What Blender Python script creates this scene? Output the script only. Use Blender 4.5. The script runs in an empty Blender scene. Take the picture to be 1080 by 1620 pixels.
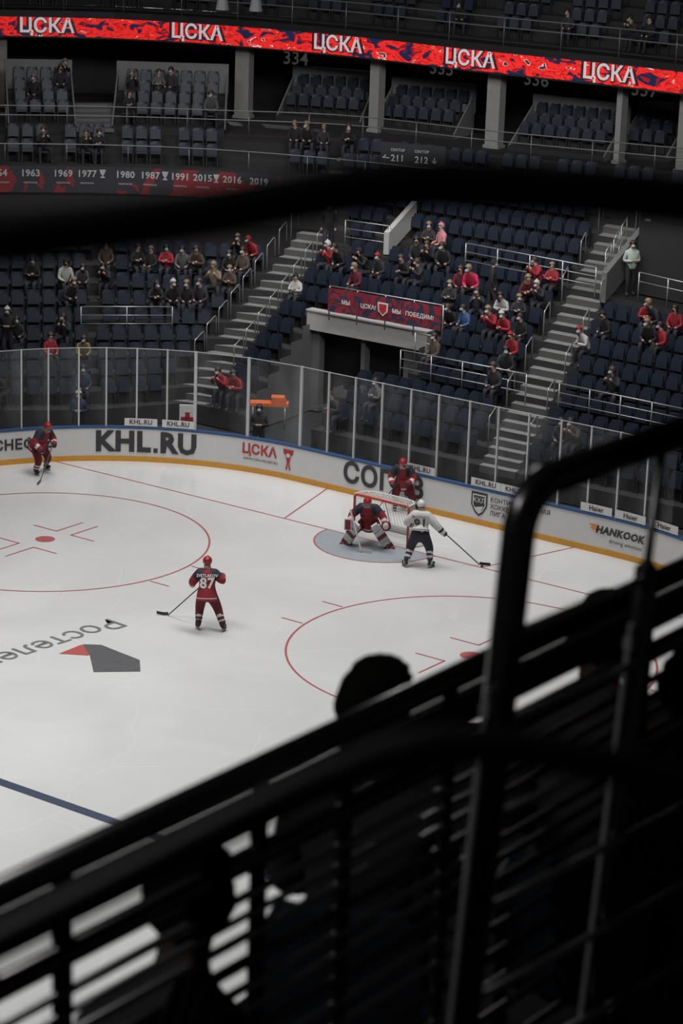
import bpy, bmesh, math, random, numpy as np
from mathutils import Vector, Matrix
from mathutils.bvhtree import BVHTree
random.seed(7)
SC=bpy.context.scene; COL=SC.collection
SC.view_settings.view_transform='Standard'
V=Vector
# ---------------------------------------------------------------- camera
CP=np.array([38.1231,-54.7144,20.8385]); YAW,PIT,ROL,FPX=-0.625,0.2914,0.0346,3988.9
fw=np.array([math.sin(YAW)*math.cos(PIT),math.cos(YAW)*math.cos(PIT),-math.sin(PIT)])
rt=np.array([math.cos(YAW),-math.sin(YAW),0.]); up0=np.cross(rt,fw)
RR=rt*math.cos(ROL)+up0*math.sin(ROL); UU=-rt*math.sin(ROL)+up0*math.cos(ROL)
cd=bpy.data.cameras.new('camera'); cam=bpy.data.objects.new('camera',cd); COL.objects.link(cam); SC.camera=cam
cam.matrix_world=Matrix(((RR[0],UU[0],-fw[0],CP[0]),(RR[1],UU[1],-fw[1],CP[1]),(RR[2],UU[2],-fw[2],CP[2]),(0,0,0,1)))
cd.sensor_fit='VERTICAL'; cd.sensor_height=36; cd.sensor_width=24; cd.lens=FPX/1620*36
cd.clip_end=400; cd.clip_start=.1
cd.dof.use_dof=True; cd.dof.focus_distance=70; cd.dof.aperture_fstop=4.0
# survey helpers: where the sight line of a surveyed photo point meets a level or distance
def ray(px,py): return RR*(px-540)/FPX-UU*(py-810)/FPX+fw
def G(px,py,z=0.):
    d=ray(px,py); k=(z-CP[2])/d[2]; p=CP+d*k; return V((p[0],p[1],z))
def D(px,py,dist):
    p=CP+ray(px,py)*dist; return V(p)
def pix(P):
    d=np.array(P)-CP; z=d@fw; return (540+FPX*(d@RR)/z,810-FPX*(d@UU)/z,z)
# ---------------------------------------------------------------- materials
MATS={}
def mat(name,col,rough=.6,metal=0.,var=.12,scale=6.,emit=0.,spec=.5):
    if name in MATS: return MATS[name]
    m=bpy.data.materials.new(name); m.use_nodes=True; nt=m.node_tree; b=nt.nodes['Principled BSDF']
    tc=nt.nodes.new('ShaderNodeTexCoord'); nz=nt.nodes.new('ShaderNodeTexNoise'); nz.inputs['Scale'].default_value=scale
    nt.links.new(tc.outputs['Object'],nz.inputs['Vector'])
    mx=nt.nodes.new('ShaderNodeMix'); mx.data_type='RGBA'
    mx.inputs['A'].default_value=(*[c*(1-var) for c in col],1); mx.inputs['B'].default_value=(*[min(1,c*(1+var)) for c in col],1)
    nt.links.new(nz.outputs['Fac'],mx.inputs['Factor']); nt.links.new(mx.outputs['Result'],b.inputs['Base Color'])
    b.inputs['Roughness'].default_value=rough; b.inputs['Metallic'].default_value=metal
    b.inputs['Specular IOR Level'].default_value=spec
    if emit>0:
        nt.links.new(mx.outputs['Result'],b.inputs['Emission Color']); b.inputs['Emission Strength'].default_value=emit
    MATS[name]=m; return m
M_seat=mat('navy_seat_plastic',(.013,.018,.032),.45,var=.3,scale=3)
M_conc=mat('dark_concrete',(.020,.020,.022),.85,var=.3,scale=2)
M_stair=mat('pale_concrete_steps',(.19,.187,.183),.8,var=.25,scale=3)
M_wallw=mat('white_painted_wall',(.40,.39,.38),.7,var=.08)
M_wallg=mat('grey_painted_wall',(.12,.12,.12),.7,var=.15)
M_black=mat('black_wall',(.008,.008,.009),.6,var=.3)
M_steel=mat('brushed_steel_rail',(.42,.42,.42),.35,.6)
M_rd=mat('dull_steel_rail',(.20,.20,.20),.4,.5)
M_board=mat('white_board_plastic',(.62,.61,.60),.35,var=.05)
M_navyt=mat('navy_board_cap',(.03,.08,.19),.4)
M_yel=mat('yellow_kick_plate',(.62,.30,.04),.45)
M_txt=mat('dark_grey_print',(.035,.035,.04),.6)
M_red=mat('red_print',(.42,.03,.035),.5)
M_white=mat('white_print',(.72,.71,.70),.6)
M_orange=mat('orange_print',(.75,.2,.02),.6)
M_alu=mat('aluminium_post',(.55,.55,.55),.4,.4)
M_pipe=mat('black_gloss_pipe',(.09,.086,.087),.26,.9,spec=.5)
M_pipe2=mat('dark_steel_pipe',(.32,.32,.32),.3,.95)
def ice_mat():
    m=bpy.data.materials.new('scratched_ice'); m.use_nodes=True; nt=m.node_tree; b=nt.nodes['Principled BSDF']
    tc=nt.nodes.new('ShaderNodeTexCoord'); mp=nt.nodes.new('ShaderNodeMapping')
    n1=nt.nodes.new('ShaderNodeTexNoise'); n1.inputs['Scale'].default_value=.25; n1.inputs['Detail'].default_value=6; n1.inputs['Distortion'].default_value=1.
    n2=nt.nodes.new('ShaderNodeTexVoronoi'); n2.feature='DISTANCE_TO_EDGE'; n2.inputs['Scale'].default_value=.6
    n3=nt.nodes.new('ShaderNodeTexNoise'); n3.inputs['Scale'].default_value=.5; n3.inputs['Detail'].default_value=1
    vm=nt.nodes.new('ShaderNodeMix'); vm.data_type='VECTOR'; vm.inputs['Factor'].default_value=.5
    nt.links.new(tc.outputs['Object'],mp.inputs['Vector']); nt.links.new(mp.outputs['Vector'],n1.inputs['Vector']); nt.links.new(mp.outputs['Vector'],n3.inputs['Vector'])
    nt.links.new(mp.outputs['Vector'],vm.inputs['A']); nt.links.new(n3.outputs['Color'],vm.inputs['B']); nt.links.new(vm.outputs['Result'],n2.inputs['Vector'])
    cr=nt.nodes.new('ShaderNodeValToRGB'); cr.color_ramp.elements[0].position=.0; cr.color_ramp.elements[0].color=(1,1,1,1); cr.color_ramp.elements[1].position=.006; cr.color_ramp.elements[1].color=(0,0,0,1)
    nt.links.new(n2.outputs['Distance'],cr.inputs['Fac'])
    r1=nt.nodes.new('ShaderNodeValToRGB'); r1.color_ramp.elements[0].position=.3; r1.color_ramp.elements[0].color=(.585,.585,.585,1); r1.color_ramp.elements[1].position=.7; r1.color_ramp.elements[1].color=(.66,.66,.655,1)
    nt.links.new(n1.outputs['Fac'],r1.inputs['Fac'])
    mm=nt.nodes.new('ShaderNodeMath'); mm.operation='MULTIPLY'; mm.inputs[1].default_value=.2; nt.links.new(cr.outputs['Color'],mm.inputs[0])
    mx=nt.nodes.new('ShaderNodeMix'); mx.data_type='RGBA'; nt.links.new(mm.outputs[0],mx.inputs['Factor']); nt.links.new(r1.outputs['Color'],mx.inputs['A']); mx.inputs['B'].default_value=(.82,.82,.82,1)
    nt.links.new(mx.outputs['Result'],b.inputs['Base Color']); b.inputs['Roughness'].default_value=.2; b.inputs['Specular IOR Level'].default_value=.4
    return m
def glass_mat():
    m=bpy.data.materials.new('protective_glass'); m.use_nodes=True; nt=m.node_tree
    for n in list(nt.nodes): nt.nodes.remove(n)
    o=nt.nodes.new('ShaderNodeOutputMaterial'); t=nt.nodes.new('ShaderNodeBsdfTransparent'); t.inputs[0].default_value=(.93,.95,.96,1)
    d=nt.nodes.new('ShaderNodeBsdfPrincipled'); d.inputs['Base Color'].default_value=(.5,.51,.52,1); d.inputs['Roughness'].default_value=.1
    tc=nt.nodes.new('ShaderNodeTexCoord'); nz=nt.nodes.new('ShaderNodeTexNoise'); nz.inputs['Scale'].default_value=.6; nz.inputs['Detail'].default_value=3
    mp=nt.nodes.new('ShaderNodeMapping'); mp.inputs['Scale'].default_value=(1.6,1.6,.5)
    mr=nt.nodes.new('ShaderNodeMapRange'); mr.inputs['From Min'].default_value=.42; mr.inputs['From Max'].default_value=.68; mr.inputs['To Min'].default_value=.02; mr.inputs['To Max'].default_value=.15
    nt.links.new(tc.outputs['Object'],mp.inputs[0]); nt.links.new(mp.outputs[0],nz.inputs['Vector']); nt.links.new(nz.outputs['Fac'],mr.inputs['Value'])
    mx=nt.nodes.new('ShaderNodeMixShader'); nt.links.new(mr.outputs['Result'],mx.inputs[0]); nt.links.new(t.outputs[0],mx.inputs[1]); nt.links.new(d.outputs[0],mx.inputs[2]); nt.links.new(mx.outputs[0],o.inputs[0])
    return m
def blotch_mat(name,cols,scale,emit=0.,sx=(1,1,1)):
    m=bpy.data.materials.new(name); m.use_nodes=True; nt=m.node_tree; b=nt.nodes['Principled BSDF']
    tc=nt.nodes.new('ShaderNodeTexCoord'); mp=nt.nodes.new('ShaderNodeMapping'); mp.inputs['Scale'].default_value=sx
    nz=nt.nodes.new('ShaderNodeTexNoise'); nz.inputs['Scale'].default_value=scale; nz.inputs['Detail'].default_value=3; nz.inputs['Distortion'].default_value=.8
    cr=nt.nodes.new('ShaderNodeValToRGB'); cr.color_ramp.interpolation='CONSTANT'
    els=cr.color_ramp.elements
    els[0].position=0; els[0].color=(*cols[0][1],1); els[1].position=cols[1][0]; els[1].color=(*cols[1][1],1)
    for p,c in cols[2:]:
        e=els.new(p); e.color=(*c,1)
    nt.links.new(tc.outputs['Object'],mp.inputs[0]); nt.links.new(mp.outputs[0],nz.inputs['Vector']); nt.links.new(nz.outputs['Fac'],cr.inputs[0])
    nt.links.new(cr.outputs[0],b.inputs['Base Color']); b.inputs['Roughness'].default_value=.6
    if emit: nt.links.new(cr.outputs[0],b.inputs['Emission Color']); b.inputs['Emission Strength'].default_value=emit; b.inputs['Specular IOR Level'].default_value=.1
    return m
M_ice=ice_mat(); M_glass=glass_mat()
M_led=blotch_mat('red_led_screen',[(0,(.010,.015,.045)),(.42,(.26,.008,.01)),(.46,(.62,.02,.018)),(.56,(.36,.01,.012)),(.60,(.66,.03,.02)),(.66,(.7,.55,.55)),(.675,(.03,.02,.05))],1.9,emit=.9,sx=(.8,.8,1.6))
M_ban=blotch_mat('red_navy_banner_cloth',[(0,(.03,.035,.07)),(.42,(.26,.018,.028)),(.50,(.03,.035,.07)),(.56,(.30,.025,.035)),(.64,(.03,.035,.07))],1.6)
M_yban=blotch_mat('years_banner_cloth',[(0,(.20,.02,.025)),(.40,(.03,.03,.04)),(.60,(.03,.03,.04)),(.64,(.22,.02,.025))],.7)
# ---------------------------------------------------------------- mesh builder
class MB:
    def __init__(s): s.v=[];s.f=[];s.m=[]
    def poly(s,pts,m=0):
        i=len(s.v); s.v+=[tuple(p) for p in pts]; s.f.append(tuple(range(i,i+len(pts)))); s.m.append(m)
    def box(s,c,sx,sy,sz,x=None,y=None,z=None,m=0,taper=1.):
        c=V(c); x=V(x or (1,0,0)).normalized(); z=V(z or (0,0,1)).normalized(); y=V(y).normalized() if y else z.cross(x).normalized()
        i=len(s.v)
        for dz in(-1,1):
            k=taper if dz>0 else 1
            for dx,dy in((-1,-1),(1,-1),(1,1),(-1,1)): s.v.append(tuple(c+x*dx*sx/2*k+y*dy*sy/2*k+z*dz*sz/2))
        for q in((0,3,2,1),(4,5,6,7),(0,1,5,4),(1,2,6,5),(2,3,7,6),(3,0,4,7)): s.f.append(tuple(i+a for a in q)); s.m.append(m)
    def tube(s,pts,r,n=8,m=0,closed=False,caps=True,ms=None):
        pts=[V(p) for p in pts]; N=len(pts); base=len(s.v)
        rs=r if isinstance(r,(list,tuple)) else [r]*N
        prev=None
        for i,p in enumerate(pts):
            a=pts[i-1] if (i>0 or closed) else p; b=pts[(i+1)%N] if (i<N-1 or closed) else p
            t=(b-a).normalized() if (b-a).length>1e-9 else V((0,0,1))
            if prev is None:
                ref=V((0,0,1)) if abs(t.z)<.9 else V((1,0,0)); u=t.cross(ref).normalized()
            else:
                u=(prev-t*prev.dot(t)).normalized()
            prev=u; w=t.cross(u)
            for k in range(n):
                an=2*math.pi*k/n; s.v.append(tuple(p+(u*math.cos(an)+w*math.sin(an))*rs[i]))
        segs=N if closed else N-1
        for i in range(segs):
            j=(i+1)%N
            for k in range(n):
                k2=(k+1)%n; s.f.append((base+i*n+k,base+i*n+k2,base+j*n+k2,base+j*n+k)); s.m.append(ms[i] if ms else m)
        if not closed and caps:
            s.f.append(tuple(base+k for k in range(n))[::-1]); s.m.append(m)
            s.f.append(tuple(base+(N-1)*n+k for k in range(n))); s.m.append(m)
    def ell(s,c,rx,ry,rz,nu=14,nv=8,m=0,cond=None,x=None,y=None,z=None,jit=0.):
        c=V(c); x=V(x or(1,0,0)); y=V(y or(0,1,0)); z=V(z or(0,0,1)); i=len(s.v); rg=random.Random(3)
        for a in range(nv+1):
            th=math.pi*a/nv
            for b in range(nu):
                ph=2*math.pi*b/nu; q=1+(rg.uniform(-jit,jit) if 0<a<nv else 0)
                s.v.append(tuple(c+(x*rx*math.sin(th)*math.cos(ph)+y*ry*math.sin(th)*math.sin(ph)+z*rz*math.cos(th))*q))
        for a in range(nv):
            for b in range(nu):
                th=math.pi*(a+.5)/nv; ph=2*math.pi*(b+.5)/nu
                l=(math.sin(th)*math.cos(ph),math.sin(th)*math.sin(ph),math.cos(th))
                if cond and not cond(l): continue
                s.f.append((i+a*nu+b,i+(a+1)*nu+b,i+(a+1)*nu+(b+1)%nu,i+a*nu+(b+1)%nu)); s.m.append(m)
    def mesh(s,name,mats,smooth=False):
        me=bpy.data.meshes.new(name); me.from_pydata(s.v,[],s.f)
        for a in mats: me.materials.append(a)
        me.polygons.foreach_set('material_index',s.m)
        if smooth: me.polygons.foreach_set('use_smooth',[True]*len(s.f))
        me.update(); return me
def obj(name,me,parent=None,label=None,cat=None,group=None,kind=None):
    o=bpy.data.objects.new(name,me); COL.objects.link(o)
    if parent: o.parent=parent
    if label: o['label']=label
    if cat: o['category']=cat
    if group: o['group']=group
    if kind: o['kind']=kind
    return o
# ---------------------------------------------------------------- text
_tc={}
def tmesh(body,size=1.,bold=0.,align='CENTER'):
    key=(body,bold,align)
    if key not in _tc:
        if body=='KHL.RU':
            a,fa=tmesh('KHL',1.,bold); b,fb=tmesh('RU',1.,bold)
            ax=max(x for x,y in a); al=min(x for x,y in a); bl=min(x for x,y in b); br=max(x for x,y in b); yb=min(y for x,y in a)
            W=(ax-al)+.34+(br-bl); vs=[(x-al-W/2,y) for x,y in a]; n=len(vs); fs=list(fa)
            x0=-W/2+(ax-al)+.09; vs+=[(x0,yb),(x0+.15,yb),(x0+.15,yb+.16),(x0,yb+.16)]; fs.append((n,n+1,n+2,n+3)); n+=4
            vs+=[(x-bl-W/2+(ax-al)+.34,y) for x,y in b]; fs+=[tuple(n+i for i in f) for f in fb]
            _tc[key]=([(x,y,0) for x,y in vs],fs)
        else:
            c=bpy.data.curves.new('t','FONT'); c.body=body; c.size=1; c.offset=bold; c.align_x=align; c.align_y='CENTER'; c.resolution_u=2; c.space_character=1+bold*1.6
            o=bpy.data.objects.new('t',c); COL.objects.link(o); bpy.context.view_layer.update()
            me=bpy.data.meshes.new_from_object(o.evaluated_get(bpy.context.evaluated_depsgraph_get()))
            vs=[tuple(v.co) for v in me.vertices]; fs=[tuple(p.vertices) for p in me.polygons]
            bpy.data.objects.remove(o); bpy.data.meshes.remove(me); _tc[key]=(vs,fs)
    vs,fs=_tc[key]; return [(x*size,y*size) for x,y,z in vs],fs
def add_mapped(mb,vs,fs,fn,m=0):
    i=len(mb.v); mb.v+=[tuple(fn(x,y)) for x,y in vs]; mb.f+=[tuple(i+a for a in f) for f in fs]; mb.m+=[m]*len(fs)
class Path:
    def __init__(s,pts):
        s.p=[V((p[0],p[1],0)) for p in pts]; s.c=[0]; s.tab={}
        for a,b in zip(s.p,s.p[1:]): s.c.append(s.c[-1]+(b-a).length)
        s.L=s.c[-1]
    def at(s,d):
        i=0
        while i<len(s.c)-2 and s.c[i+1]<d: i+=1
        a,b=s.p[i],s.p[i+1]; t=(b-a).normalized(); return a+t*(d-s.c[i]),t
    def pt(s,d,z,off=0.):
        p,t=s.at(d); n=V((t.y,-t.x,0)); q=p+n*off; return V((q.x,q.y,z))
    def smooth(s,n):
        P=s.p; out=[]
        for i in range(len(P)-1):
            p0=P[max(i-1,0)];p1=P[i];p2=P[i+1];p3=P[min(i+2,len(P)-1)]
            for k in range(n):
                t=k/n; out.append(.5*((2*p1)+(p2-p0)*t+(2*p0-5*p1+4*p2-p3)*t*t+(3*p1-p0-3*p2+p3)*t**3))
        out.append(P[-1]); return Path(out)
    def s_at_px(s,px,z):
        if z not in s.tab:
            N=1200; q=[(pix(s.pt(s.L*k/N,z))[0],s.L*k/N) for k in range(N+1)]
            im=max(range(N+1),key=lambda k:q[k][0]); s.tab[z]=q[:im+1]
        return min(s.tab[z],key=lambda a:abs(a[0]-px))[1]
    def strip(s,mb,z0,z1,off=0.,m=0,d0=None,d1=None,off1=None):
        d0=0 if d0 is None else d0; d1=s.L if d1 is None else d1
        ds=[d0]+[c for c in s.c if d0+.01<c<d1-.01]+[d1]
        o1=off if off1 is None else off1
        for a,b in zip(ds,ds[1:]):
            mb.poly([s.pt(a,z0,off),s.pt(b,z0,off),s.pt(b,z1,o1),s.pt(a,z1,o1)],m)
def ptext(path,s0,z,body,size,mt,parent,bold=.02,off=.02,name='lettering',slant=0.,sx=1.):
    mb=MB(); vs,fs=tmesh(body,size,bold); add_mapped(mb,vs,fs,lambda x,y:path.pt(s0+x*sx+slant*y,z+y,off))
    return obj(name,mb.mesh(name,[mt]),parent)
# ---------------------------------------------------------------- ice rink
YE,HW,R0=3.27,13.9,8.5
def rink_outline(off=0.,y0=-56.):
    pts=[(-HW-off,y0)]
    for k in range(25):
        a=math.pi-k*math.pi/2/24; pts.append((-(HW-R0)+(R0+off)*math.cos(a),YE-R0+(R0+off)*math.sin(a)))
    for k in range(25):
        a=math.pi/2-k*math.pi/2/24; pts.append(((HW-R0)+(R0+off)*math.cos(a),YE-R0+(R0+off)*math.sin(a)))
    pts.append((HW+off,y0)); return pts
mb=MB(); mb.poly([(x,y,0) for x,y in rink_outline()],0)
M_lr=mat('red_ice_paint',(.40,.10,.11),.45,var=.15); M_lb=mat('blue_ice_paint',(.045,.06,.10),.45,var=.15)
M_cr=mat('crease_blue_grey_paint',(.30,.33,.36),.45); M_lg=mat('grey_ice_paint',(.10,.10,.108),.45,var=.3); M_lgr=mat('red_logo_paint',(.42,.09,.08),.45)
def line(a,b,w,m,z=.006):
    a=V((*a,z));b=V((*b,z)); n=(b-a).normalized().cross(V((0,0,1)))*w/2; mb.poly([a+n,b+n,b-n,a-n],m)
def ring(cx,cy,r,w,m,a0=0,a1=2*math.pi,n=96,z=.006):
    for k in range(n):
        p=a0+(a1-a0)*k/n;q=a0+(a1-a0)*(k+1)/n
        mb.poly([(cx+(r-w/2)*math.cos(p),cy+(r-w/2)*math.sin(p),z),(cx+(r+w/2)*math.cos(p),cy+(r+w/2)*math.sin(p),z),(cx+(r+w/2)*math.cos(q),cy+(r+w/2)*math.sin(q),z),(cx+(r-w/2)*math.cos(q),cy+(r-w/2)*math.sin(q),z)],m)
line((-12.1,0),(12.1,0),.05,1); line((-HW,-19.1),(HW,-19.1),.27,2)
line((-3.35,0),(-4.27,YE),.05,1); line((3.35,0),(4.27,YE),.05,1)
for sx in(-7,7):
    ring(sx,-6,4.5,.055,1)
    n=32; mb.poly([(sx+.27*math.cos(2*math.pi*k/n),-6+.27*math.sin(2*math.pi*k/n),.007) for k in range(n)],1)
    for a in(-1,1):
        for b in(-1,1):
            line((sx+a*.25,-6+b*.75),(sx+a*1.12,-6+b*.75),.05,1); line((sx+a*.27,-6+b*.75),(sx+a*.27,-6+b*1.85),.05,1)
            line((sx+a*4.5,-6+b*.85),(sx+a*5.15,-6+b*.85),.05,1)
n=40; mb.poly([(1.83*math.cos(math.pi+math.pi*k/n),1.83*math.sin(math.pi+math.pi*k/n),.004) for k in range(n+1)],3)
ring(0,0,1.83,.045,1,math.pi,2*math.pi,40)
mb.poly([G(*p,.006) for p in[(93,1034),(128,1020),(150,1022),(140,1037)]],5)
mb.poly([G(*p,.008) for p in[(131,1019),(160,1020),(221,1044),(222,1062),(148,1063),(142,1037)]],4)
ice=obj('ice_rink',mb.mesh('ice_rink',[M_ice,M_lr,M_lb,M_cr,M_lg,M_lgr]),label='pale grey ice surface with red and blue painted lines',cat='ice rink')
a=G(187,982,.012); b=G(0,1041,.012); xd=(b-a).normalized(); yd=V((-xd.y,xd.x,0)); L=(b-a).length
# separate letters so every glyph fills cleanly
vs,fs=tmesh('Ростелеком',1.,0.,'LEFT'); wid=max(v[0] for v in vs); sc=L/(wid*.68)
mb=MB(); add_mapped(mb,[(x*sc,y*sc) for x,y in vs],fs,lambda x,y:a+xd*x+yd*y)
obj('lettering',mb.mesh('lettering',[mat('light_grey_ice_paint',(.16,.16,.165),.6,var=.1)]),ice)
mb=MB(); mb.box((0,0,-.15),160,160,.2); obj('floor',mb.mesh('floor',[M_conc]),kind='structure')
# ---------------------------------------------------------------- boards
BP=Path([p for p in rink_outline(0,-14)])
boards=bpy.data.objects.new('rink_boards',None); COL.objects.link(boards); boards['label']='white advertising boards with blue cap and yellow kick plate'; boards['category']='boards'
def band(name,z0,z1,o0,o1,mt):
    mb=MB(); BP.strip(mb,z0,z1,o0); BP.strip(mb,z1,z0,o1); BP.strip(mb,z1,z1,o0,off1=o1); 
    obj(name,mb.mesh(name,[mt]),boards)
band('board_panel',.17,1.03,0,-.12,M_board); band('kick_plate',0,.17,.015,-.12,M_yel); band('cap_rail',1.03,1.09,.02,-.16,M_navyt)
def bt(px,body,size,mt=M_txt,z=.60,bold=.03,slant=0.): return ptext(BP,BP.s_at_px(px,z),z,body,size,mt,boards,bold,slant=slant)
bt(20,'РОСНЕФТЬ',.44); bt(231,'KHL.RU',.86,bold=.045); bt(410,'ЦСКА',.42,M_red,.72,.03); bt(412,'WWW.CSKA-HOCKEY.RU',.10,M_txt,.42,.01)
bt(607,'СОГАЗ',.84,bold=.03,z=.62); bt(982,'HANKOOK',.29,z=.68,bold=.045,slant=.2); bt(990,'driving emotion',.17,z=.42,bold=.0)
for i,w in enumerate(['КОНТИНЕНТАЛЬНАЯ','ХОККЕЙНАЯ','ЛИГА']):
    s0=BP.s_at_px(776,.8); mb=MB(); vs,fs=tmesh(w,.19,.01,'LEFT'); add_mapped(mb,vs,fs,lambda x,y:BP.pt(s0+x,.82-i*.2+y,.02)); obj('lettering',mb.mesh('lettering',[M_txt]),boards)
s0=BP.s_at_px(757,.6); mb=MB()
def shield(k,off,m):
    P=[(-.27,.34),(.27,.34),(.27,-.05),(.14,-.26),(0,-.36),(-.14,-.26),(-.27,-.05)]
    mb.poly([BP.pt(s0+x*k,.62+y*k,off) for x,y in P],m)
shield(1,.015,0);shield(.82,.018,1);shield(.7,.021,0)
vs,fs=tmesh('КХЛ',.2,.01); add_mapped(mb,vs,fs,lambda x,y:BP.pt(s0+x,.72+y,.024),1)
mb.poly([BP.pt(s0-.15,.5,.024),BP.pt(s0+.16,.58,.024),BP.pt(s0+.02,.33,.024)],1)
obj('league_emblem',mb.mesh('e',[M_txt,M_board]),boards)
s0=BP.s_at_px(455,.6); mb=MB()
for P in([(-.22,.36),(.24,.36),(.2,.18),(-.18,.18)],[(-.1,.18),(.12,.18),(.06,-.12),(-.04,-.12)],[(-.05,-.12),(.0,-.12),(-.03,-.38),(-.1,-.38)],[(.01,-.12),(.06,-.12),(.13,-.38),(.06,-.38)]):
    mb.poly([BP.pt(s0+x*.85,.62+y*.85,.02) for x,y in P],0)
mb.poly([BP.pt(s0+.01+.07*math.cos(a/6*math.pi),.75+.07*math.sin(a/6*math.pi),.026) for a in range(12)],1)
obj('supporter_emblem',mb.mesh('e',[M_red,M_board]),boards)
s0=BP.s_at_px(936,.6); mb=MB()
for q in(0,.09): mb.poly([BP.pt(s0+x,.70+y-q,.02) for x,y in[(-.12+q*.5,.1),(.14,.1),(.26,.02),(.02+q*.3,.04)]],0)
obj('tyre_emblem',mb.mesh('e',[M_orange]),boards)
posts=[-10,34,78,124,168,216,262,308,390,472,515,556,600,643,688,735,781,828,880,926,972,1016,1060]
GH=3.52
for i,(a,b) in enumerate(zip(posts,posts[1:])):
    d0=BP.s_at_px(a,1.1); d1=BP.s_at_px(b,1.1)
    gp=bpy.data.objects.new('glass_panel',None); COL.objects.link(gp); gp.location=BP.pt(d0,1.1,-.06)
    gp['label']='clear protective glass panel with slim aluminium posts above boards'; gp['category']='glass panel'; gp['group']='protective glass panels'
    mi=Matrix.Translation(-gp.location)
    mb=MB(); n=max(1,int((d1-d0)/.5))
    for k in range(n): 
        p,q=d0+.02+(d1-d0-.04)*k/n,d0+.02+(d1-d0-.04)*(k+1)/n
        mb.poly([mi@BP.pt(p,1.1,-.06),mi@BP.pt(q,1.1,-.06),mi@BP.pt(q,GH,-.06),mi@BP.pt(p,GH,-.06)],0)
    obj('glass_pane',mb.mesh('glass_pane',[M_glass]),gp)
    mb=MB(); c=BP.pt(d0,(1.1+GH)/2,-.06); p,t=BP.at(d0); mb.box(mi@c,.05 if i not in(7,8,9) else .09,.06,GH-1.1+.03,x=t)
    obj('post',mb.mesh('post',[M_alu]),gp)
    mb=MB(); c=(BP.pt(d0,GH,-.06)+BP.pt(d1,GH,-.06))/2; mb.box(mi@c,(d1-d0),.025,.02,x=(BP.pt(d1,GH)-BP.pt(d0,GH)))
    obj('top_trim',mb.mesh('top_trim',[M_alu]),gp)
def plate(px,body,z=1.24,w=1.0):
    s=BP.s_at_px(px,z); mb=MB(); BP.strip(mb,z-.12,z+.12,.0,0,s-w/2,s+w/2)
    o=obj('advertising_plate',mb.mesh('advertising_plate',[M_board]),label='small white advertising plate with dark lettering on the glass',cat='sign',group='small advertising plates')
    mb=MB(); vs,fs=tmesh(body,.20,.02); add_mapped(mb,vs,fs,lambda x,y:BP.pt(s+x,z+y,.012)); obj('lettering',mb.mesh('lettering',[M_txt]),o)
for px in(222,283,664,768,815): plate(px,'KHL.RU')
for px in(943,998,1050): plate(px,'Haier')
# ---------------------------------------------------------------- lower bowl
def LS(z): t=(z-1.8)/3; return (350+135*t,565-180*t)
def RS(z): t=(z-1.6)/4.86; return (820+165*t,675-325*t)
def ctrl(z):
    yl=650-68*(z-.6); l=LS(z); r=RS(z)
    return [(-70,yl),(150,yl-2),l,r,(1130,r[1]+.21*(1130-r[0]))]
RISE=.42; Z0=.6
def zk(k): return Z0+RISE*k
def cpt(z,u):
    P=[G(x,y,z) for x,y in ctrl(z)]; i=min(3,int(u)); return P[i].lerp(P[i+1],u-i)
def T(px,py):
    best=None
    for k in range(160):
        z=.3+k*.04; c=ctrl(z)
        for i in range(4):
            if c[i][0]<=px<=c[i+1][0] or (i==3 and px>c[4][0]):
                f=(px-c[i][0])/(c[i+1][0]-c[i][0]); y=c[i][1]+f*(c[i+1][1]-c[i][1])
                if best is None or abs(y-py)<best[0]: best=(abs(y-py),z)
    return G(px,py,best[1])
TU0,TU1,TK=2.2,2.6,6; TM,KM=2.42,3
def kmax(u): return 9 if u<2 else (14 if u<3 else 10)
def exists(u,k): return k<kmax(u) and not (TU0-1e-6<u<(TM if k<KM else TU1)-1e-6 and k<TK)
mb=MB(); us=[0,.33,.66,1,1.5,2,TU0,TM,TU1,3,3.5,4]
for a,b in zip(us,us[1:]):
    um=(a+b)/2
    for k in range(kmax(um)):
        z=zk(k); z2=zk(k+1)
        if not exists(um,k): continue
        A,B=cpt(z,a),cpt(z,b); C_,D_=cpt(z2,b),cpt(z2,a)
        e=lambda p,zz:V((p.x,p.y,zz))
        mb.poly([e(A,z),e(B,z),e(C_,z),e(D_,z)],0)
        if exists(um,k+1) or k+1==kmax(um): mb.poly([e(D_,z),e(C_,z),e(C_,z2),e(D_,z2)],0)
        else: mb.poly([e(D_,0),e(C_,0),e(C_,z+.1),e(D_,z+.1)],1)
        if k==0: mb.poly([e(A,0),e(B,0),e(B,z),e(A,z)],0)
for u,k0,k1 in((TU0,0,TK),(TM,0,KM),(TU1,KM,TK)):
    for k in range(k0,k1):
        z=zk(k); A=cpt(z,u);B=cpt(zk(k+1),u); mb.poly([V((A.x,A.y,0)),V((B.x,B.y,0)),V((B.x,B.y,z+.25)),V((A.x,A.y,z+.25))],1)
terr=obj('grandstand_terrace',mb.mesh('grandstand_terrace',[M_conc,M_wallg]),label='dark stepped concrete terrace wrapping the rink corner',cat='grandstand')
zt=zk(TK); A=cpt(zt,TU0);B=cpt(zt,TU1); A.z=B.z=0; xd=(B-A).normalized(); nd=V((xd.y,-xd.x,0)); Lp=(B-A).length
tun=bpy.data.objects.new('tunnel_portal',None); COL.objects.link(tun); tun['label']='white concrete tunnel entrance with dark opening below banner'; tun['category']='tunnel entrance'
R=Matrix(((xd.x,-nd.x,0,A.x),(xd.y,-nd.y,0,A.y),(0,0,1,0),(0,0,0,1))); tun.matrix_world=R
mb=MB(); mb.box((Lp/2,-.1,zt-.05),Lp+.2,.3,.62); mb.box((Lp/2,-.1,zt+.285),Lp+.26,.36,.05); obj('parapet',mb.mesh('parapet',[M_wallw]),tun)
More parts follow.
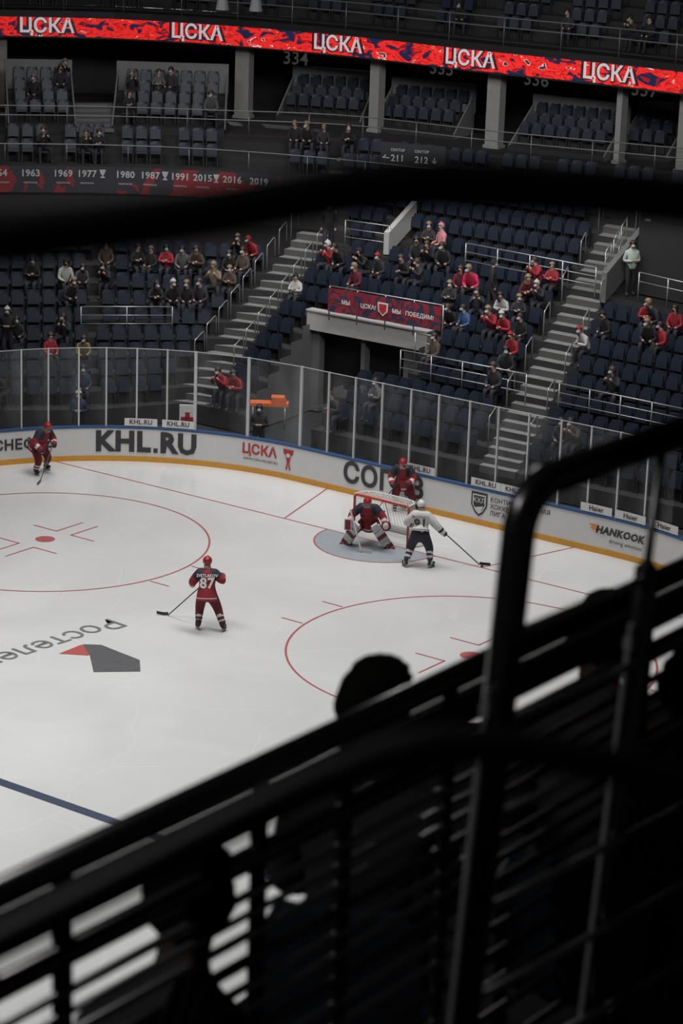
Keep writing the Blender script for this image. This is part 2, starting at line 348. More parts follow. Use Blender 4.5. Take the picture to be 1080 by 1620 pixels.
for x,w in((.15,.3),(Lp-.45,.9),(Lp*.45,.15)):
    mb=MB(); mb.box((x,.1,1.4),w,.3,2.8); mb.box((x,.1,.08),w+.04,.34,.16); obj('jamb',mb.mesh('jamb',[M_wallg]),tun)
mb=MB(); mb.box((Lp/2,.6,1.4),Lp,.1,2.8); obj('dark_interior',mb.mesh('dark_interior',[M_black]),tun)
def stairs(u,k0,k1,w,label):
    mb=MB()
    for k in range(k0,k1):
        for h in(0,.5):
            z=zk(k)+RISE*h; a=cpt(zk(k)+RISE*h,u); b=cpt(zk(k)+RISE*(h+.5),u)
            t=(cpt(zk(k),u+.02)-cpt(zk(k),u-.02)).normalized(); a.z=b.z=0
            P=[a-t*w/2,a+t*w/2,b+t*w/2,b-t*w/2]; z1=z+.012
            mb.poly([V((p.x,p.y,z1)) for p in P],0)
            mb.poly([V((P[0].x,P[0].y,z-RISE/2)),V((P[1].x,P[1].y,z-RISE/2)),V((P[1].x,P[1].y,z1)),V((P[0].x,P[0].y,z1))],1)
            for q,r_ in((0,3),(1,2)): mb.poly([V((P[q].x,P[q].y,z-RISE)),V((P[r_].x,P[r_].y,z-RISE)),V((P[r_].x,P[r_].y,z1)),V((P[q].x,P[q].y,z1))],0)
    return obj('aisle_stairs',mb.mesh('aisle_stairs',[M_stair,mat('step_riser',(.07,.07,.07),.8)]),label=label,cat='stairs')
stairs(2.0,0,11,1.25,'pale concrete aisle stairs between navy seat blocks')
stairs(3.0,0,14,1.25,'pale concrete aisle stairs beside steel handrails')
# ---------------------------------------------------------------- railings
def tubeobj(name,pts,r,mt,par,n=6):
    mb=MB(); mb.tube(pts,r,n); return obj(name,mb.mesh(name,[mt],True),par)
def railing(a,b,h=.95,bars=3,step=1.2,label='steel tube safety railing on terrace edge',mt=None,r=.022):
    a=V(a);b=V(b); L=(b-a).length; n=max(1,round(L/step)); o=a.copy()
    e=bpy.data.objects.new('safety_railing',None); COL.objects.link(e); e.location=o; e['label']=label; e['category']='railing'
    for i in range(bars):
        hh=h*(1-i*.3); tubeobj('bar',[a-o+V((0,0,hh)),b-o+V((0,0,hh))],r if i==0 else r*.7,mt or M_steel,e)
    for i in range(n+1):
        p=a.lerp(b,i/n)-o; tubeobj('post',[p,p+V((0,0,h))],r,mt or M_steel,e)
    return e
hoop=None
def hoops(u,ks,off):
    global hoop
    for k in ks:
        for sg in(-1,1):
            a=cpt(zk(k)+.1,u); b=cpt(zk(k+1)-.1,u); t=(cpt(zk(k),u+.02)-cpt(zk(k),u-.02)).normalized(); t.z=0
            p=V((a.x,a.y,zk(k)))+t*off*sg; dr=V((b.x-a.x,b.y-a.y,0)).normalized()
            if hoop is None:
                mb=MB(); mb.tube([(0,0,0),(0,0,.85),(0,.04,.93),(0,.12,.95),(0,.4,1.1),(0,.48,1.12),(0,.52,1.05),(0,.53,.43)],.021,6); hoop=mb.mesh('stair_handrail',[M_steel],True)
            o=obj('stair_handrail',hoop,label='short bent steel handrail beside aisle steps',cat='handrail',group='aisle handrails')
            o.location=p; o.rotation_euler=(0,0,math.atan2(dr.y,dr.x)-math.pi/2)
hoops(2.0,range(2,11,1),.72); hoops(3.0,range(1,14,2),.72)
railing(T(632,600),T(830,640)); railing(T(655,572),T(690,580),bars=2)
railing(T(882,655),T(1078,697)); railing(T(128,530),T(272,530)); railing(T(735,430),T(940,470)); railing(T(545,392),T(615,402))
railing(T(1008,478),T(1100,500),bars=2)
# ---------------------------------------------------------------- seats
def seat_mesh(openp):
    mb=MB()
    cols=5; rows=[(.40,.19),(.46,.215),(.62,.22),(.78,.215),(.85,.18)]
    for side,dy in((0,0.),(1,-.045)):
        i=len(mb.v)
        for z,hw in rows:
            for c in range(cols):
                f=c/(cols-1)*2-1; mb.v.append((f*hw,-.16-(z-.4)*.18-.03*(1-f*f)+dy,z))
        for r_ in range(len(rows)-1):
            for c in range(cols-1):
                q=(i+r_*cols+c,i+r_*cols+c+1,i+(r_+1)*cols+c+1,i+(r_+1)*cols+c); mb.f.append(q if side else q[::-1]); mb.m.append(0)
    n=len(rows)*cols; b0=len(mb.v)-2*n
    loop=[c for c in range(cols)]+[r_*cols+cols-1 for r_ in range(1,len(rows))]+[(len(rows)-1)*cols+c for c in range(cols-2,-1,-1)]+[r_*cols for r_ in range(len(rows)-2,0,-1)]
    for a,b in zip(loop,loop[1:]+loop[:1]): mb.f.append((b0+a,b0+b,b0+n+b,b0+n+a)); mb.m.append(0)
    if openp: mb.box((0,.05,.42),.42,.40,.06,z=(0,-.08,1),m=0)
    else: mb.box((0,-.09,.58),.40,.055,.36,z=(0,-.16,1),m=0,taper=.92)
    mb.box((-.2,-.12,.22),.04,.07,.44,m=1); mb.box((.2,-.12,.22),.04,.07,.44,m=1)
    return mb
SM=[seat_mesh(False),seat_mesh(True)]; M_leg=mat('seat_bracket',(.02,.02,.022),.5)
SME=[m.mesh('stadium_seat',[M_seat,M_leg]) for m in SM]
seats=[]
def add_row(a,b,zf,pitch=.52,tag='low'):
    a=V((a.x,a.y,0));b=V((b.x,b.y,0)); L=(b-a).length; n=int(L/pitch)
    if n<1: return
    t=(b-a).normalized(); f=V((t.y,-t.x,0)); ang=math.atan2(f.y,f.x)-math.pi/2; m0=(L-n*pitch)/2
    for i in range(n):
        p=a+t*(m0+pitch*(i+.5)); p.z=zf
        x,y,_=pix(p+V((0,0,.6)))
        if -25<x<1105 and -40<y<1650: seats.append(dict(p=p,ang=ang,occ=False,x=x,y=y,d=(p-V(CP)).length,tag=tag))
sections=[(0,1,0,9),(1,2,0,9),(2,TU0,0,TK),(TM,3,0,KM),(TU1,3,KM,TK),(2,3,TK,14),(3,4,0,10)]
for u0,u1,k0,k1 in sections:
    for k in range(k0,k1):
        z=zk(k); zz=z+RISE*.62
        a=cpt(zz,u0);b=cpt(zz,u1); t=(b-a).normalized(); t.z=0
        if u0 in(2,3): a=a+t*.8
        if u1 in(2,3): b=b-t*.8
        if u0 in(TU1,TM): a=a+t*.35
        if TU0==u1: b=b-t*.2
        add_row(a,b,z)
seats=[s for s in seats if not(598<s['x']<650 and 335<s['y']<400) and not(515<s['x']<545 and 340<s['y']<400) and not(s['x']>930 and s['y']<470+.2*(s['x']-960) and s['x']>RS(4.2)[0]+20)]
# ---------------------------------------------------------------- middle tier, suites, upper tier
F_=Path([G(x,y,6.2) for x,y in[(-90,262),(150,264),(345,272),(560,290),(800,318),(1140,356)]]).smooth(4)
B_=Path([G(x,y,6.95) for x,y in[(-90,205),(150,207),(345,213),(560,222),(800,249),(1140,281)]]).smooth(4)
RB=Path([G(x,y,9.9) for x,y in[(-90,55),(0,56),(180,60),(360,71),(560,89),(740,110),(965,134),(1080,148),(1160,157)]]).smooth(3)
def strip2(mb,P,z0,Q,z1,m=0,n=30):
    for i in range(n):
        a,b=i/n,(i+1)/n; mb.poly([P.pt(P.L*a,z0),P.pt(P.L*b,z0),Q.pt(Q.L*b,z1),Q.pt(Q.L*a,z1)],m)
class Lerp:
    def __init__(s,P,Q,f): s.P,s.Q,s.f=P,Q,f; s.L=1.
    def pt(s,d,z,off=0.):
        a=s.P.pt(s.P.L*d,z); b=s.Q.pt(s.Q.L*d,z); return a.lerp(b,s.f)
mb=MB(); lv2=[(0.,6.2),(.36,6.55),(.72,6.9),(1.,6.9)]
for (f,z),(g,z2) in zip(lv2,lv2[1:]):
    strip2(mb,Lerp(F_,B_,f),z,Lerp(F_,B_,g),z)
    strip2(mb,Lerp(F_,B_,g),z,Lerp(F_,B_,g),z2 if g<1 else 7.0)
F_.strip(mb,3.8,6.2,0,0); F_.strip(mb,5.2,6.3,.03,0)
obj('middle_tier_terrace',mb.mesh('middle_tier_terrace',[M_conc]),label='dark stepped middle tier with front parapet',cat='grandstand')
for f,z in((.2,6.2),(.56,6.55)):
    P=Lerp(F_,B_,f); n=14
    for i in range(n):
        if i in(5,): continue
        add_row(P.pt(i/n,z),P.pt((i+1)/n-.004,z),z,tag='mid')
mb=MB()
for i in range(24):
    u=i/24*4; v=(i+1)/24*4
    zt1=zk(kmax(min(u+.01,3.99))); A=cpt(zt1,u);B=cpt(zt1,v)
    fa=F_.pt(F_.L*i/24,zt1);fb=F_.pt(F_.L*(i+1)/24,zt1); mb.poly([A,B,fb,fa],0)
obj('concourse_floor',mb.mesh('concourse_floor',[M_black]),label='dark concourse floor between seating tiers',cat='floor slab')
WB=Path([RB.pt(RB.L*i/30,0,-5.5) for i in range(31)])
mb=MB(); strip2(mb,B_,7.0,WB,7.0); 
obj('suite_level_floor',mb.mesh('suite_level_floor',[M_conc]),label='dark floor slab of the suite level',cat='floor slab')
mb=MB(); WB.strip(mb,6.5,10.0); obj('wall_back',mb.mesh('wall_back',[M_black]),kind='structure')
mb=MB(); 
for z in(10.05,10.9): strip2(mb,RB,z,WB,z)
obj('upper_tier_slab',mb.mesh('upper_tier_slab',[M_black]),label='black slab carrying the upper tier',cat='floor slab')
led=bpy.data.objects.new('led_ribbon_display',None); COL.objects.link(led); led['label']='glowing red ribbon screen along the upper tier front'; led['category']='led display'
mb=MB(); RB.strip(mb,9.9,10.64,.05); obj('screen',mb.mesh('screen',[M_led]),led)
mb=MB(); RB.strip(mb,9.84,9.9,.06); RB.strip(mb,10.64,10.9,.03); RB.strip(mb,9.84,10.9,-.1); obj('frame',mb.mesh('frame',[M_black]),led)
M_ledt=mat('pale_led_letters',(.50,.42,.43),.5,emit=.7,var=.1); M_ledk=mat('dark_led_letter_edge',(.05,.01,.015),.5,emit=.3)
for px in(74,313,536,744,965):
    s=RB.s_at_px(px,10.3)
    ptext(RB,s,10.28,'ЦСКА',.80,M_ledk,led,.06,.07,'lettering_edge'); ptext(RB,s,10.29,'ЦСКА',.76,M_ledt,led,.025,.09)
M_colp=mat('column_paint',(.26,.26,.25),.7)
for px,wd in((4,.4),(371,.6),(576,.42),(765,.55),(962,.22),(1066,.5)):
    s=RB.s_at_px(px,8.5); b=RB.pt(s,7.0,-.9); t=RB.at(s)[1]; mb=MB()
    mb.box((0,0,1.5),wd,.45,3.05); mb.box((0,0,.06),wd+.1,.55,.12)
    o=obj('concrete_column',mb.mesh('concrete_column',[M_colp]),label='pale square concrete column between dark suites',cat='column',group='suite columns')
    o.location=b; o.rotation_euler=(0,0,math.atan2(t.y,t.x))
for px,py,tx in((469,92,'334'),(700,108,'335'),(850,126,'336'),(1020,143,'337')):
    s=WB.s_at_px(px,9.0); P=WB.pt(s,0,0)
    lo=min((abs(pix(V((P.x,P.y,7+k*.05)))[1]-py),7+k*.05) for k in range(100))[1]
    mb=MB(); WB.strip(mb,lo-.35,lo+.35,.05,0,s-.9,s+.9); o=obj('section_sign',mb.mesh('section_sign',[M_black]),label='dark section number sign above suites',cat='sign')
    ptext(WB,s,lo,tx,.75,mat('grey_sign_letters',(.12,.12,.12),.6,emit=.3),o,.01,.08)
M_suw=mat('suite_side_wall',(.17,.17,.17),.7)
def suite(l,r,yt,yb,slope,rows=4):
    a=G(l,yb,7.0); b=G(r,yb+slope*(r-l),7.0); zt=8.0
    c=G(l,yt,zt+.15); d=G(r,yt+slope*(r-l),zt+.15)
    a.z=b.z=c.z=d.z=0; t=(b-a).normalized(); out=((c+d)-(a+b))/2; nrm=V((-t.y,t.x,0)); dep=max(2.0,min(3.4,out.dot(nrm)))
    mb=MB()
    for k in range(rows):
        z=7.0+.3*(k+1)-.1; p=a+nrm*(dep*k/rows); q=b+nrm*(dep*k/rows); p2=p+nrm*dep/rows; q2=q+nrm*dep/rows
        e=lambda v,zz:V((v.x,v.y,zz))
        mb.poly([e(p,z),e(q,z),e(q2,z),e(p2,z)]); mb.poly([e(p,z-.35),e(q,z-.35),e(q,z),e(p,z)])
        add_row((p+p2)/2+t*.15,(q+q2)/2-t*.1,z,tag='suite')
    o=obj('suite_balcony_terrace',mb.mesh('suite_balcony_terrace',[M_conc]),label='small stepped suite balcony with pale side walls',cat='balcony')
    zt=7.0+.3*rows
    A=a+nrm*dep;B=b+nrm*dep
    mb=MB(); mb.box(((A+B)/2+V((0,0,zt+.45))),(B-A).length+.1,.14,1.15,x=(B-A)); obj('rear_wall',mb.mesh('rear_wall',[M_suw]),o)
    for p,P_ in((a,A),(b,B)):
        mb=MB(); zs=[7.15,zt+.7]; w_=.03
        for s_ in(-1,1): mb.poly([V((p.x,p.y,7.0))+t*w_*s_,V((P_.x,P_.y,7.0))+t*w_*s_,V((P_.x,P_.y,zs[1]))+t*w_*s_,V((p.x,p.y,zs[0]))+t*w_*s_])
        mb.poly([V((p.x,p.y,zs[0]))-t*w_,V((p.x,p.y,zs[0]))+t*w_,V((P_.x,P_.y,zs[1]))+t*w_,V((P_.x,P_.y,zs[1]))-t*w_])
        obj('side_wall',mb.mesh('side_wall',[M_suw]),o)
suite(14,120,112,205,.01); suite(177,355,115,207,.03); suite(437,568,133,190,.08,3); suite(586,716,150,208,.1,3); suite(803,953,178,238,.12,3); suite(972,1052,195,247,.12,3)
mb=MB()
for k in range(9):
    z=10.95+.45*k; a=Path([RB.pt(RB.L*i/30,0,-1.0-.8*k) for i in range(31)]); b=Path([RB.pt(RB.L*i/30,0,-1.8-.8*k) for i in range(31)])
    strip2(mb,a,z,b,z); a.strip(mb,z-.45,z)
    if k<8:
        n=12
        for i in range(n): add_row(a.pt(a.L*i/n+.4,z,-.4),a.pt(a.L*(i+1)/n-.4,z,-.4),z,tag='up')
obj('upper_tier_terrace',mb.mesh('upper_tier_terrace',[M_conc]),label='dark stepped upper tier behind the ribbon screen',cat='grandstand')
def path_rail(P,z,h,label,r=.03,off=0.,bars=2,step=2.2):
    d1=P.L; n=int(d1/step); e=bpy.data.objects.new('safety_railing',None); COL.objects.link(e); e['label']=label; e['category']='railing'
    for b in range(bars): tubeobj('bar',[P.pt(d1*i/24,z+h*(1-b*.35),off) for i in range(25)],r,M_rd,e)
    for i in range(n+1): p=P.pt(d1*i/n,z,off); tubeobj('post',[p,p+V((0,0,h))],r*.8,M_rd,e)
path_rail(RB,10.9,1.0,'dull steel railing above the ribbon screen',.025,0)
path_rail(B_,6.95,1.0,'dull steel railing along the middle tier walkway',.025,.6)
path_rail(F_,6.2,.8,'dull steel railing on middle tier parapet',.022,-.05,1)
mb=MB()
for i in range(7):
    a=G(520+i*12,292-i*9,5.9+i*.16); a.z=0; t=(G(600,290,6.2)-G(520,284,6.2)).normalized(); mb.box(V((a.x,a.y,5.9+i*.16)),1.6,.45,.17,x=t)
obj('tier_stairs',mb.mesh('tier_stairs',[M_wallg]),label='grey concrete steps climbing the middle tier',cat='stairs')
mb=MB()
for i in range(6):
    a=G(148,206-i*7,7.0+i*.1); mb.box(V((a.x,a.y,7.02+i*.12)),1.5,.4,.14,x=(G(200,206,7)-G(148,206,7)))
obj('tier_stairs',mb.mesh('tier_stairs',[M_wallg]),label='grey concrete steps between suite balconies',cat='stairs')
YP=F_
mb=MB(); s1=YP.s_at_px(462,5.8); YP.strip(mb,5.25,6.22,.06,0,0,s1)
yb=obj('years_banner',mb.mesh('years_banner',[M_yban]),label='dark and red banner listing championship years',cat='banner')
M_dw=mat('dim_white_print',(.42,.42,.42),.6)
for px,tx in((4,'54'),(48,'1963'),(100,'1969'),(137,'1977'),(198,'1980'),(238,'1987'),(285,'1991'),(321,'2015'),(368,'2016'),(411,'2019')):
    s=YP.s_at_px(px,5.9); ptext(YP,s,5.95,tx,.345,M_dw,yb,.025,.09)
    ptext(YP,s,5.62,'чемпион',.12,M_dw,yb,0,.09)
mb=MB()
for px in(162,262,343):
    s=YP.s_at_px(px,5.9)
    for P in([(-.12,.16),(.12,.16),(.06,-.02),(-.06,-.02)],[(-.03,-.02),(.03,-.02),(.03,-.1),(-.03,-.1)],[(-.08,-.1),(.08,-.1),(.08,-.15),(-.08,-.15)]): mb.poly([YP.pt(s+x,5.96+y,.09) for x,y in P])
obj('cup_marks',mb.mesh('cup_marks',[M_dw]),yb)
a=G(601,262,6.9); b=G(703,270,6.9); P=Path([a,b])
mb=MB(); P.strip(mb,6.9,7.75,0); P.strip(mb,6.9,7.75,-.1); P.strip(mb,7.75,7.75,0,off1=-.1)
sg=obj('direction_sign',mb.mesh('direction_sign',[mat('sign_panel',(.02,.022,.026),.5)]),label='dark direction sign with white arrow and section numbers',cat='sign')
w=mat('sign_white',(.42,.42,.42),.6,emit=.15)
for f,tx,sz in((.09,'←',.34),(.27,'211',.33),(.64,'212',.33),(.84,'↓',.28)): ptext(P,P.L*f,7.2,tx,sz,w,sg,.01,.03)
for f in(.27,.64): ptext(P,P.L*f,7.5,'СЕКТОР',.13,w,sg,0,.03)
a=G(518,492,3.72); b=G(697,524,3.72); P=Path([a,b])
mb=MB(); n=16
for i in range(n):
    s,e=P.L*i/n,P.L*(i+1)/n; w0=.03*math.sin(i*1.3); w1=.03*math.sin((i+1)*1.3)
    mb.poly([P.pt(s,3.72,w0),P.pt(e,3.72,w1),P.pt(e,4.5,w1),P.pt(s,4.5,w0)])
bn=obj('supporters_banner',mb.mesh('supporters_banner',[M_ban]),label='navy and red cloth banner hung above tunnel entrance',cat='banner')
for f,tx in((.17,'МЫ'),(.37,'ЦСКА!'),(.62,'МЫ'),(.82,'ПОБЕДИМ!')): ptext(P,P.L*f,4.1,tx,.19,M_white,bn,.02,.06)
mb=MB(); c=P.L*.5
for k,m in((1,0),(.75,1)): mb.poly([P.pt(c+x*k,4.12+y*k,.06+.01*m) for x,y in [(-.2,.2),(.2,.2),(.18,-.08),(0,-.24),(-.18,-.08)]],m)
obj('star_emblem',mb.mesh('star_emblem',[M_white,M_red]),bn)
railing(P.pt(0,3.41,-.09),P.pt(P.L,3.41,-.09),h=1.12,bars=1)
def wallpoly(name,pts,label,mt,th=.2):
    mb=MB(); P=[V(p) for p in pts]; n=(P[1]-P[0]).cross(P[2]-P[0]).normalized()*th
    mb.poly(P); mb.poly([p+n for p in P][::-1])
    for p,q in zip(P,P[1:]+P[:1]): mb.poly([p,p+n,q+n,q])
    return obj(name,mb.mesh(name,[mt]),label=label,cat='wall')
p=T(606,402); q=T(650,352)
wallpoly('vomitory_parapet',[p,q,q+V((0,0,.75)),p+V((0,0,.75))],'pale sloping wall beside upper stairway',M_wallw)
p=T(948,478); q=T(1018,392); 
wallpoly('vomitory_parapet',[p,q,q+V((0,0,.95)),p+V((0,0,.95))],'pale sloping wall beside the upper aisle',M_wallg)
p=G(1010,462,4.85);q=G(1130,487,4.85)
wallpoly('landing_parapet',[p,q,q+V((0,0,2.3)),p+V((0,0,2.3))],'dark wall behind the terrace landing',mat('dim_wall',(.018,.018,.02),.7))
for px,py in ((955,445),(968,425),(980,405)): railing(T(px,py),T(px+9,py-16),bars=2,step=.8,r=.018,label='short steel handrail on the upper aisle')
# ---------------------------------------------------------------- figures
def skinned(name,verts,edges,mats,subs=1,matfn=None):
    me=bpy.data.meshes.new('sk'); me.from_pydata([v[:3] for v in verts],[(a,b) for a,b,_ in edges],[])
    o=bpy.data.objects.new('sk',me); COL.objects.link(o); o.modifiers.new('Skin','SKIN')
    sv=me.skin_vertices[0].data
    for i,v in enumerate(verts):
        r=v[3]; sv[i].radius=(r,r) if not isinstance(r,tuple) else r; sv[i].use_root=(i==0)
    m=o.modifiers.new('Sub','SUBSURF'); m.levels=subs; m.render_levels=subs
    bpy.context.view_layer.update()
    out=bpy.data.meshes.new_from_object(o.evaluated_get(bpy.context.evaluated_depsgraph_get()))
    bpy.data.objects.remove(o); bpy.data.meshes.remove(me); out.name=name
    out.materials.clear()
    for a in mats: out.materials.append(a)
    A=np.array([verts[a][:3] for a,b,_ in edges],float); B=np.array([verts[b][:3] for a,b,_ in edges],float); AB=B-A; LL=(AB**2).sum(1)+1e-9
    rr=[v[3] if not isinstance(v[3],tuple) else max(v[3]) for v in verts]
    ra=np.array([rr[a] for a,b,_ in edges]); rb=np.array([rr[b] for a,b,_ in edges])
    for p in out.polygons:
        c=np.array(p.center); t=np.clip(((c-A)*AB).sum(1)/LL,0,1); d=np.linalg.norm(c-(A+AB*t[:,None]),axis=1)-(ra*(1-t)+rb*t)
        e=int(np.argmin(d)); mi=edges[e][2]
        if matfn: mi=matfn(p.center,e,float(t[e]),mi)
        p.material_index=mi; p.use_smooth=True
    return out
def body(J,Rd,mats,subs=1,matfn=None,name='person'):
    order=['pel','spi','che','nec','hea','cro','shL','elL','wrL','haL','shR','elR','wrR','haR','hiL','knL','anL','toL','hiR','knR','anR','toR','chn']
    J=dict(J)
    if 'chn' not in J:
        f=V(J.get('face',(0,1,0))).normalized(); J['chn']=tuple(V(J['hea'])+f*.075+V((0,0,-.035)))
    v=[(*J[k],Rd[k]) for k in order]; ix={k:i for i,k in enumerate(order)}
    E=[('pel','spi',0),('spi','che',0),('che','nec',0),('nec','hea',2),('hea','cro',2),('hea','chn',2)]
    for s in'LR': E+=[('che','sh'+s,0),('sh'+s,'el'+s,0),('el'+s,'wr'+s,0),('wr'+s,'ha'+s,2),('pel','hi'+s,1),('hi'+s,'kn'+s,1),('kn'+s,'an'+s,1),('an'+s,'to'+s,3)]
    return skinned(name,v,[(ix[a],ix[b],m) for a,b,m in E],mats,subs,matfn)
RC=dict(pel=.15,spi=.15,che=.165,nec=.06,hea=.092,cro=.07,chn=.045,shL=.085,shR=.085,elL=.062,elR=.062,wrL=.045,wrR=.045,haL=.042,haR=.042,hiL=.105,hiR=.105,knL=.078,knR=.078,anL=.05,anR=.05,toL=.042,toR=.042)
def seated(lean=0.,arms=0,turn=0.,kn=.12):
    J=dict(pel=(0,0,.54),spi=(0,.03+lean*.3,.72),che=(0,.02+lean*.8,.95),nec=(0,.05+lean*1.05,1.11),hea=(turn*.02,.08+lean*1.2,1.24),cro=(turn*.02,.07+lean*1.2,1.31))
    J['face']=(turn,1,-.1-lean*.6)
    for s,g in(('L',-1),('R',1)):
        J['sh'+s]=(g*.17,.02+lean*.8,.98)
        if arms==0: J['el'+s]=(g*.24,.10+lean*.5,.72); J['wr'+s]=(g*.13,.32+lean*.3,.66); J['ha'+s]=(g*.07,.38+lean*.3,.65)
        elif arms==1: J['el'+s]=(g*.25,.14+lean*.5,.76); J['wr'+s]=(-g*.02,.24+lean,.84 if g>0 else .80); J['ha'+s]=(-g*.1,.24+lean,.85 if g>0 else .8)
        else: J['el'+s]=(g*.23,.2+lean*.6,.80); J['wr'+s]=(g*.10,.34+lean*.8,1.0); J['ha'+s]=(g*.06,.33+lean*.9,1.08)
        J['hi'+s]=(g*.10,.05,.53); J['kn'+s]=(g*kn,.42,.54); J['an'+s]=(g*kn,.44,.12); J['to'+s]=(g*(kn+.02),.56,.05)
    return J
def standing(arms=0,step=.1):
    J=dict(pel=(0,0,.98),spi=(0,0,1.13),che=(0,0,1.34),nec=(0,.0,1.51),hea=(0,.03,1.64),cro=(0,.02,1.71))
    J['face']=(0,1,-.05)
    for s,g in(('L',-1),('R',1)):
        J['sh'+s]=(g*.18,0,1.39); J['el'+s]=(g*.25,-.02,1.12)
        J['wr'+s]=(g*.24,.08,.90) if arms==0 else (g*.08,.22,1.15); J['ha'+s]=(g*.23,.1,.81) if arms==0 else(g*.0,.25,1.18)
        J['hi'+s]=(g*.10,0,.90); J['kn'+s]=(g*.11,.03+g*step,.50); J['an'+s]=(g*.12,g*step*1.2,.10); J['to'+s]=(g*.14,.13+g*step*1.2,.045)
    return J
M_skin=mat('skin',(.36,.22,.17),.6); M_pants=mat('dark_trousers',(.02,.02,.028),.8); M_shoe=mat('dark_shoes',(.02,.02,.02),.6)
def cloth(c):
    cols=dict(black=(.012,.012,.014),dark=(.025,.025,.03),grey=(.09,.09,.095),brown=(.07,.05,.038),beige=(.2,.16,.12),red=(.28,.018,.028),maroon=(.10,.012,.025),pink=(.5,.2,.22),hotpink=(.6,.03,.10),white=(.42,.42,.41),navy=(.02,.03,.06),blue=(.04,.09,.22),yellow=(.28,.2,.08),mint=(.38,.44,.39),orange=(.6,.12,.03))
    return mat('cloth_'+c,cols[c],.85,var=.25,scale=9)
poses=[seated(0,0),seated(.12,0,.3),seated(.28,2),seated(.05,1,-.4),seated(.2,0,-.2,.18),seated(.38,0,.5,.2),seated(.1,2,.6,.22),seated(.3,1,-.6,.16)]
PM=[(body(p,RC,[cloth('black'),M_pants,M_skin,M_shoe]),p) for p in poses]
ST=[(body(p,RC,[cloth('black'),M_pants,M_skin,M_shoe]),p) for p in(standing(0),standing(1,.06))]
def hair_mesh(J,long=False,cap=False,fine=False):
    h=V(J['hea']); f=V(J['face']); f.z=0; f.normalize(); mb=MB()
    x=V((f.y,-f.x,0)); nu,nv=(30,20) if fine else (16,10)
    mb.ell(h+V((0,0,.025))-f*.012,.108,.118,.128,nu,nv,0,cond=lambda l:(l[2]>.35 or (l[1]<.25 and l[2]>(-.75 if long else -.45))),x=x,y=f,jit=.06 if fine else 0)
    if fine:
        mb.ell(h+V((.02,0,.11))-f*.03,.085,.09,.06,24,12,0,x=x,y=f,jit=.12)
    if long: mb.ell(h-f*.06-V((0,0,.1)),.09,.06,.14,12,8,0,x=x,y=f)
    if cap: mb.ell(h+V((0,0,.155)),.03,.03,.03,8,5,0)
    return mb.mesh('hair',[mat('dark_hair',(.02,.015,.012),.6)],True)
def mask_mesh(J):
    h=V(J['hea']); f=V(J['face']).normalized(); x=V((f.y,-f.x,0)).normalized(); mb=MB()
    mb.ell(h+f*.07+V((0,0,-.035)),.065,.06,.045,12,6,0,cond=lambda l:l[1]>-.1,x=x,y=f)
    return mb.mesh('face_mask',[mat('pale_blue_mask',(.25,.32,.38),.8)],True)
HM={}
def place_person(tmpl,i,loc,ang,colr,label,group=None,hat=None,maskk=False,pants=None,scale=1.,dark=False):
    me,J=tmpl[i]; o=obj('person',me,label=label,cat='person',group=group); o.location=loc; o.rotation_euler=(0,0,ang); o.scale=(scale,)*3
    o.material_slots[0].link='OBJECT'; o.material_slots[0].material=cloth(colr)
    if pants: o.material_slots[1].link='OBJECT'; o.material_slots[1].material=cloth(pants)
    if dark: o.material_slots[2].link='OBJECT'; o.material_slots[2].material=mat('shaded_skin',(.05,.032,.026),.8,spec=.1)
    lg=random.random()<.35 and not dark; key=(id(me),lg,bool(hat))
    if key not in HM: HM[key]=hair_mesh(J,lg,bool(hat),dark)
    h=obj('hat' if hat else 'hair',HM[key],o)
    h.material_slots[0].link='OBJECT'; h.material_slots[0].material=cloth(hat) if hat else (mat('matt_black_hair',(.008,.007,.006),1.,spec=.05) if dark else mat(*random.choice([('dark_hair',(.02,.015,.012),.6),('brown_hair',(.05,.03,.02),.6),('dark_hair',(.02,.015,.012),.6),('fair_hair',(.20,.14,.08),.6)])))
    if maskk:
        k2=('m',id(me))
        if k2 not in HM: HM[k2]=mask_mesh(J)
        obj('face_mask',HM[k2],o)
    return o
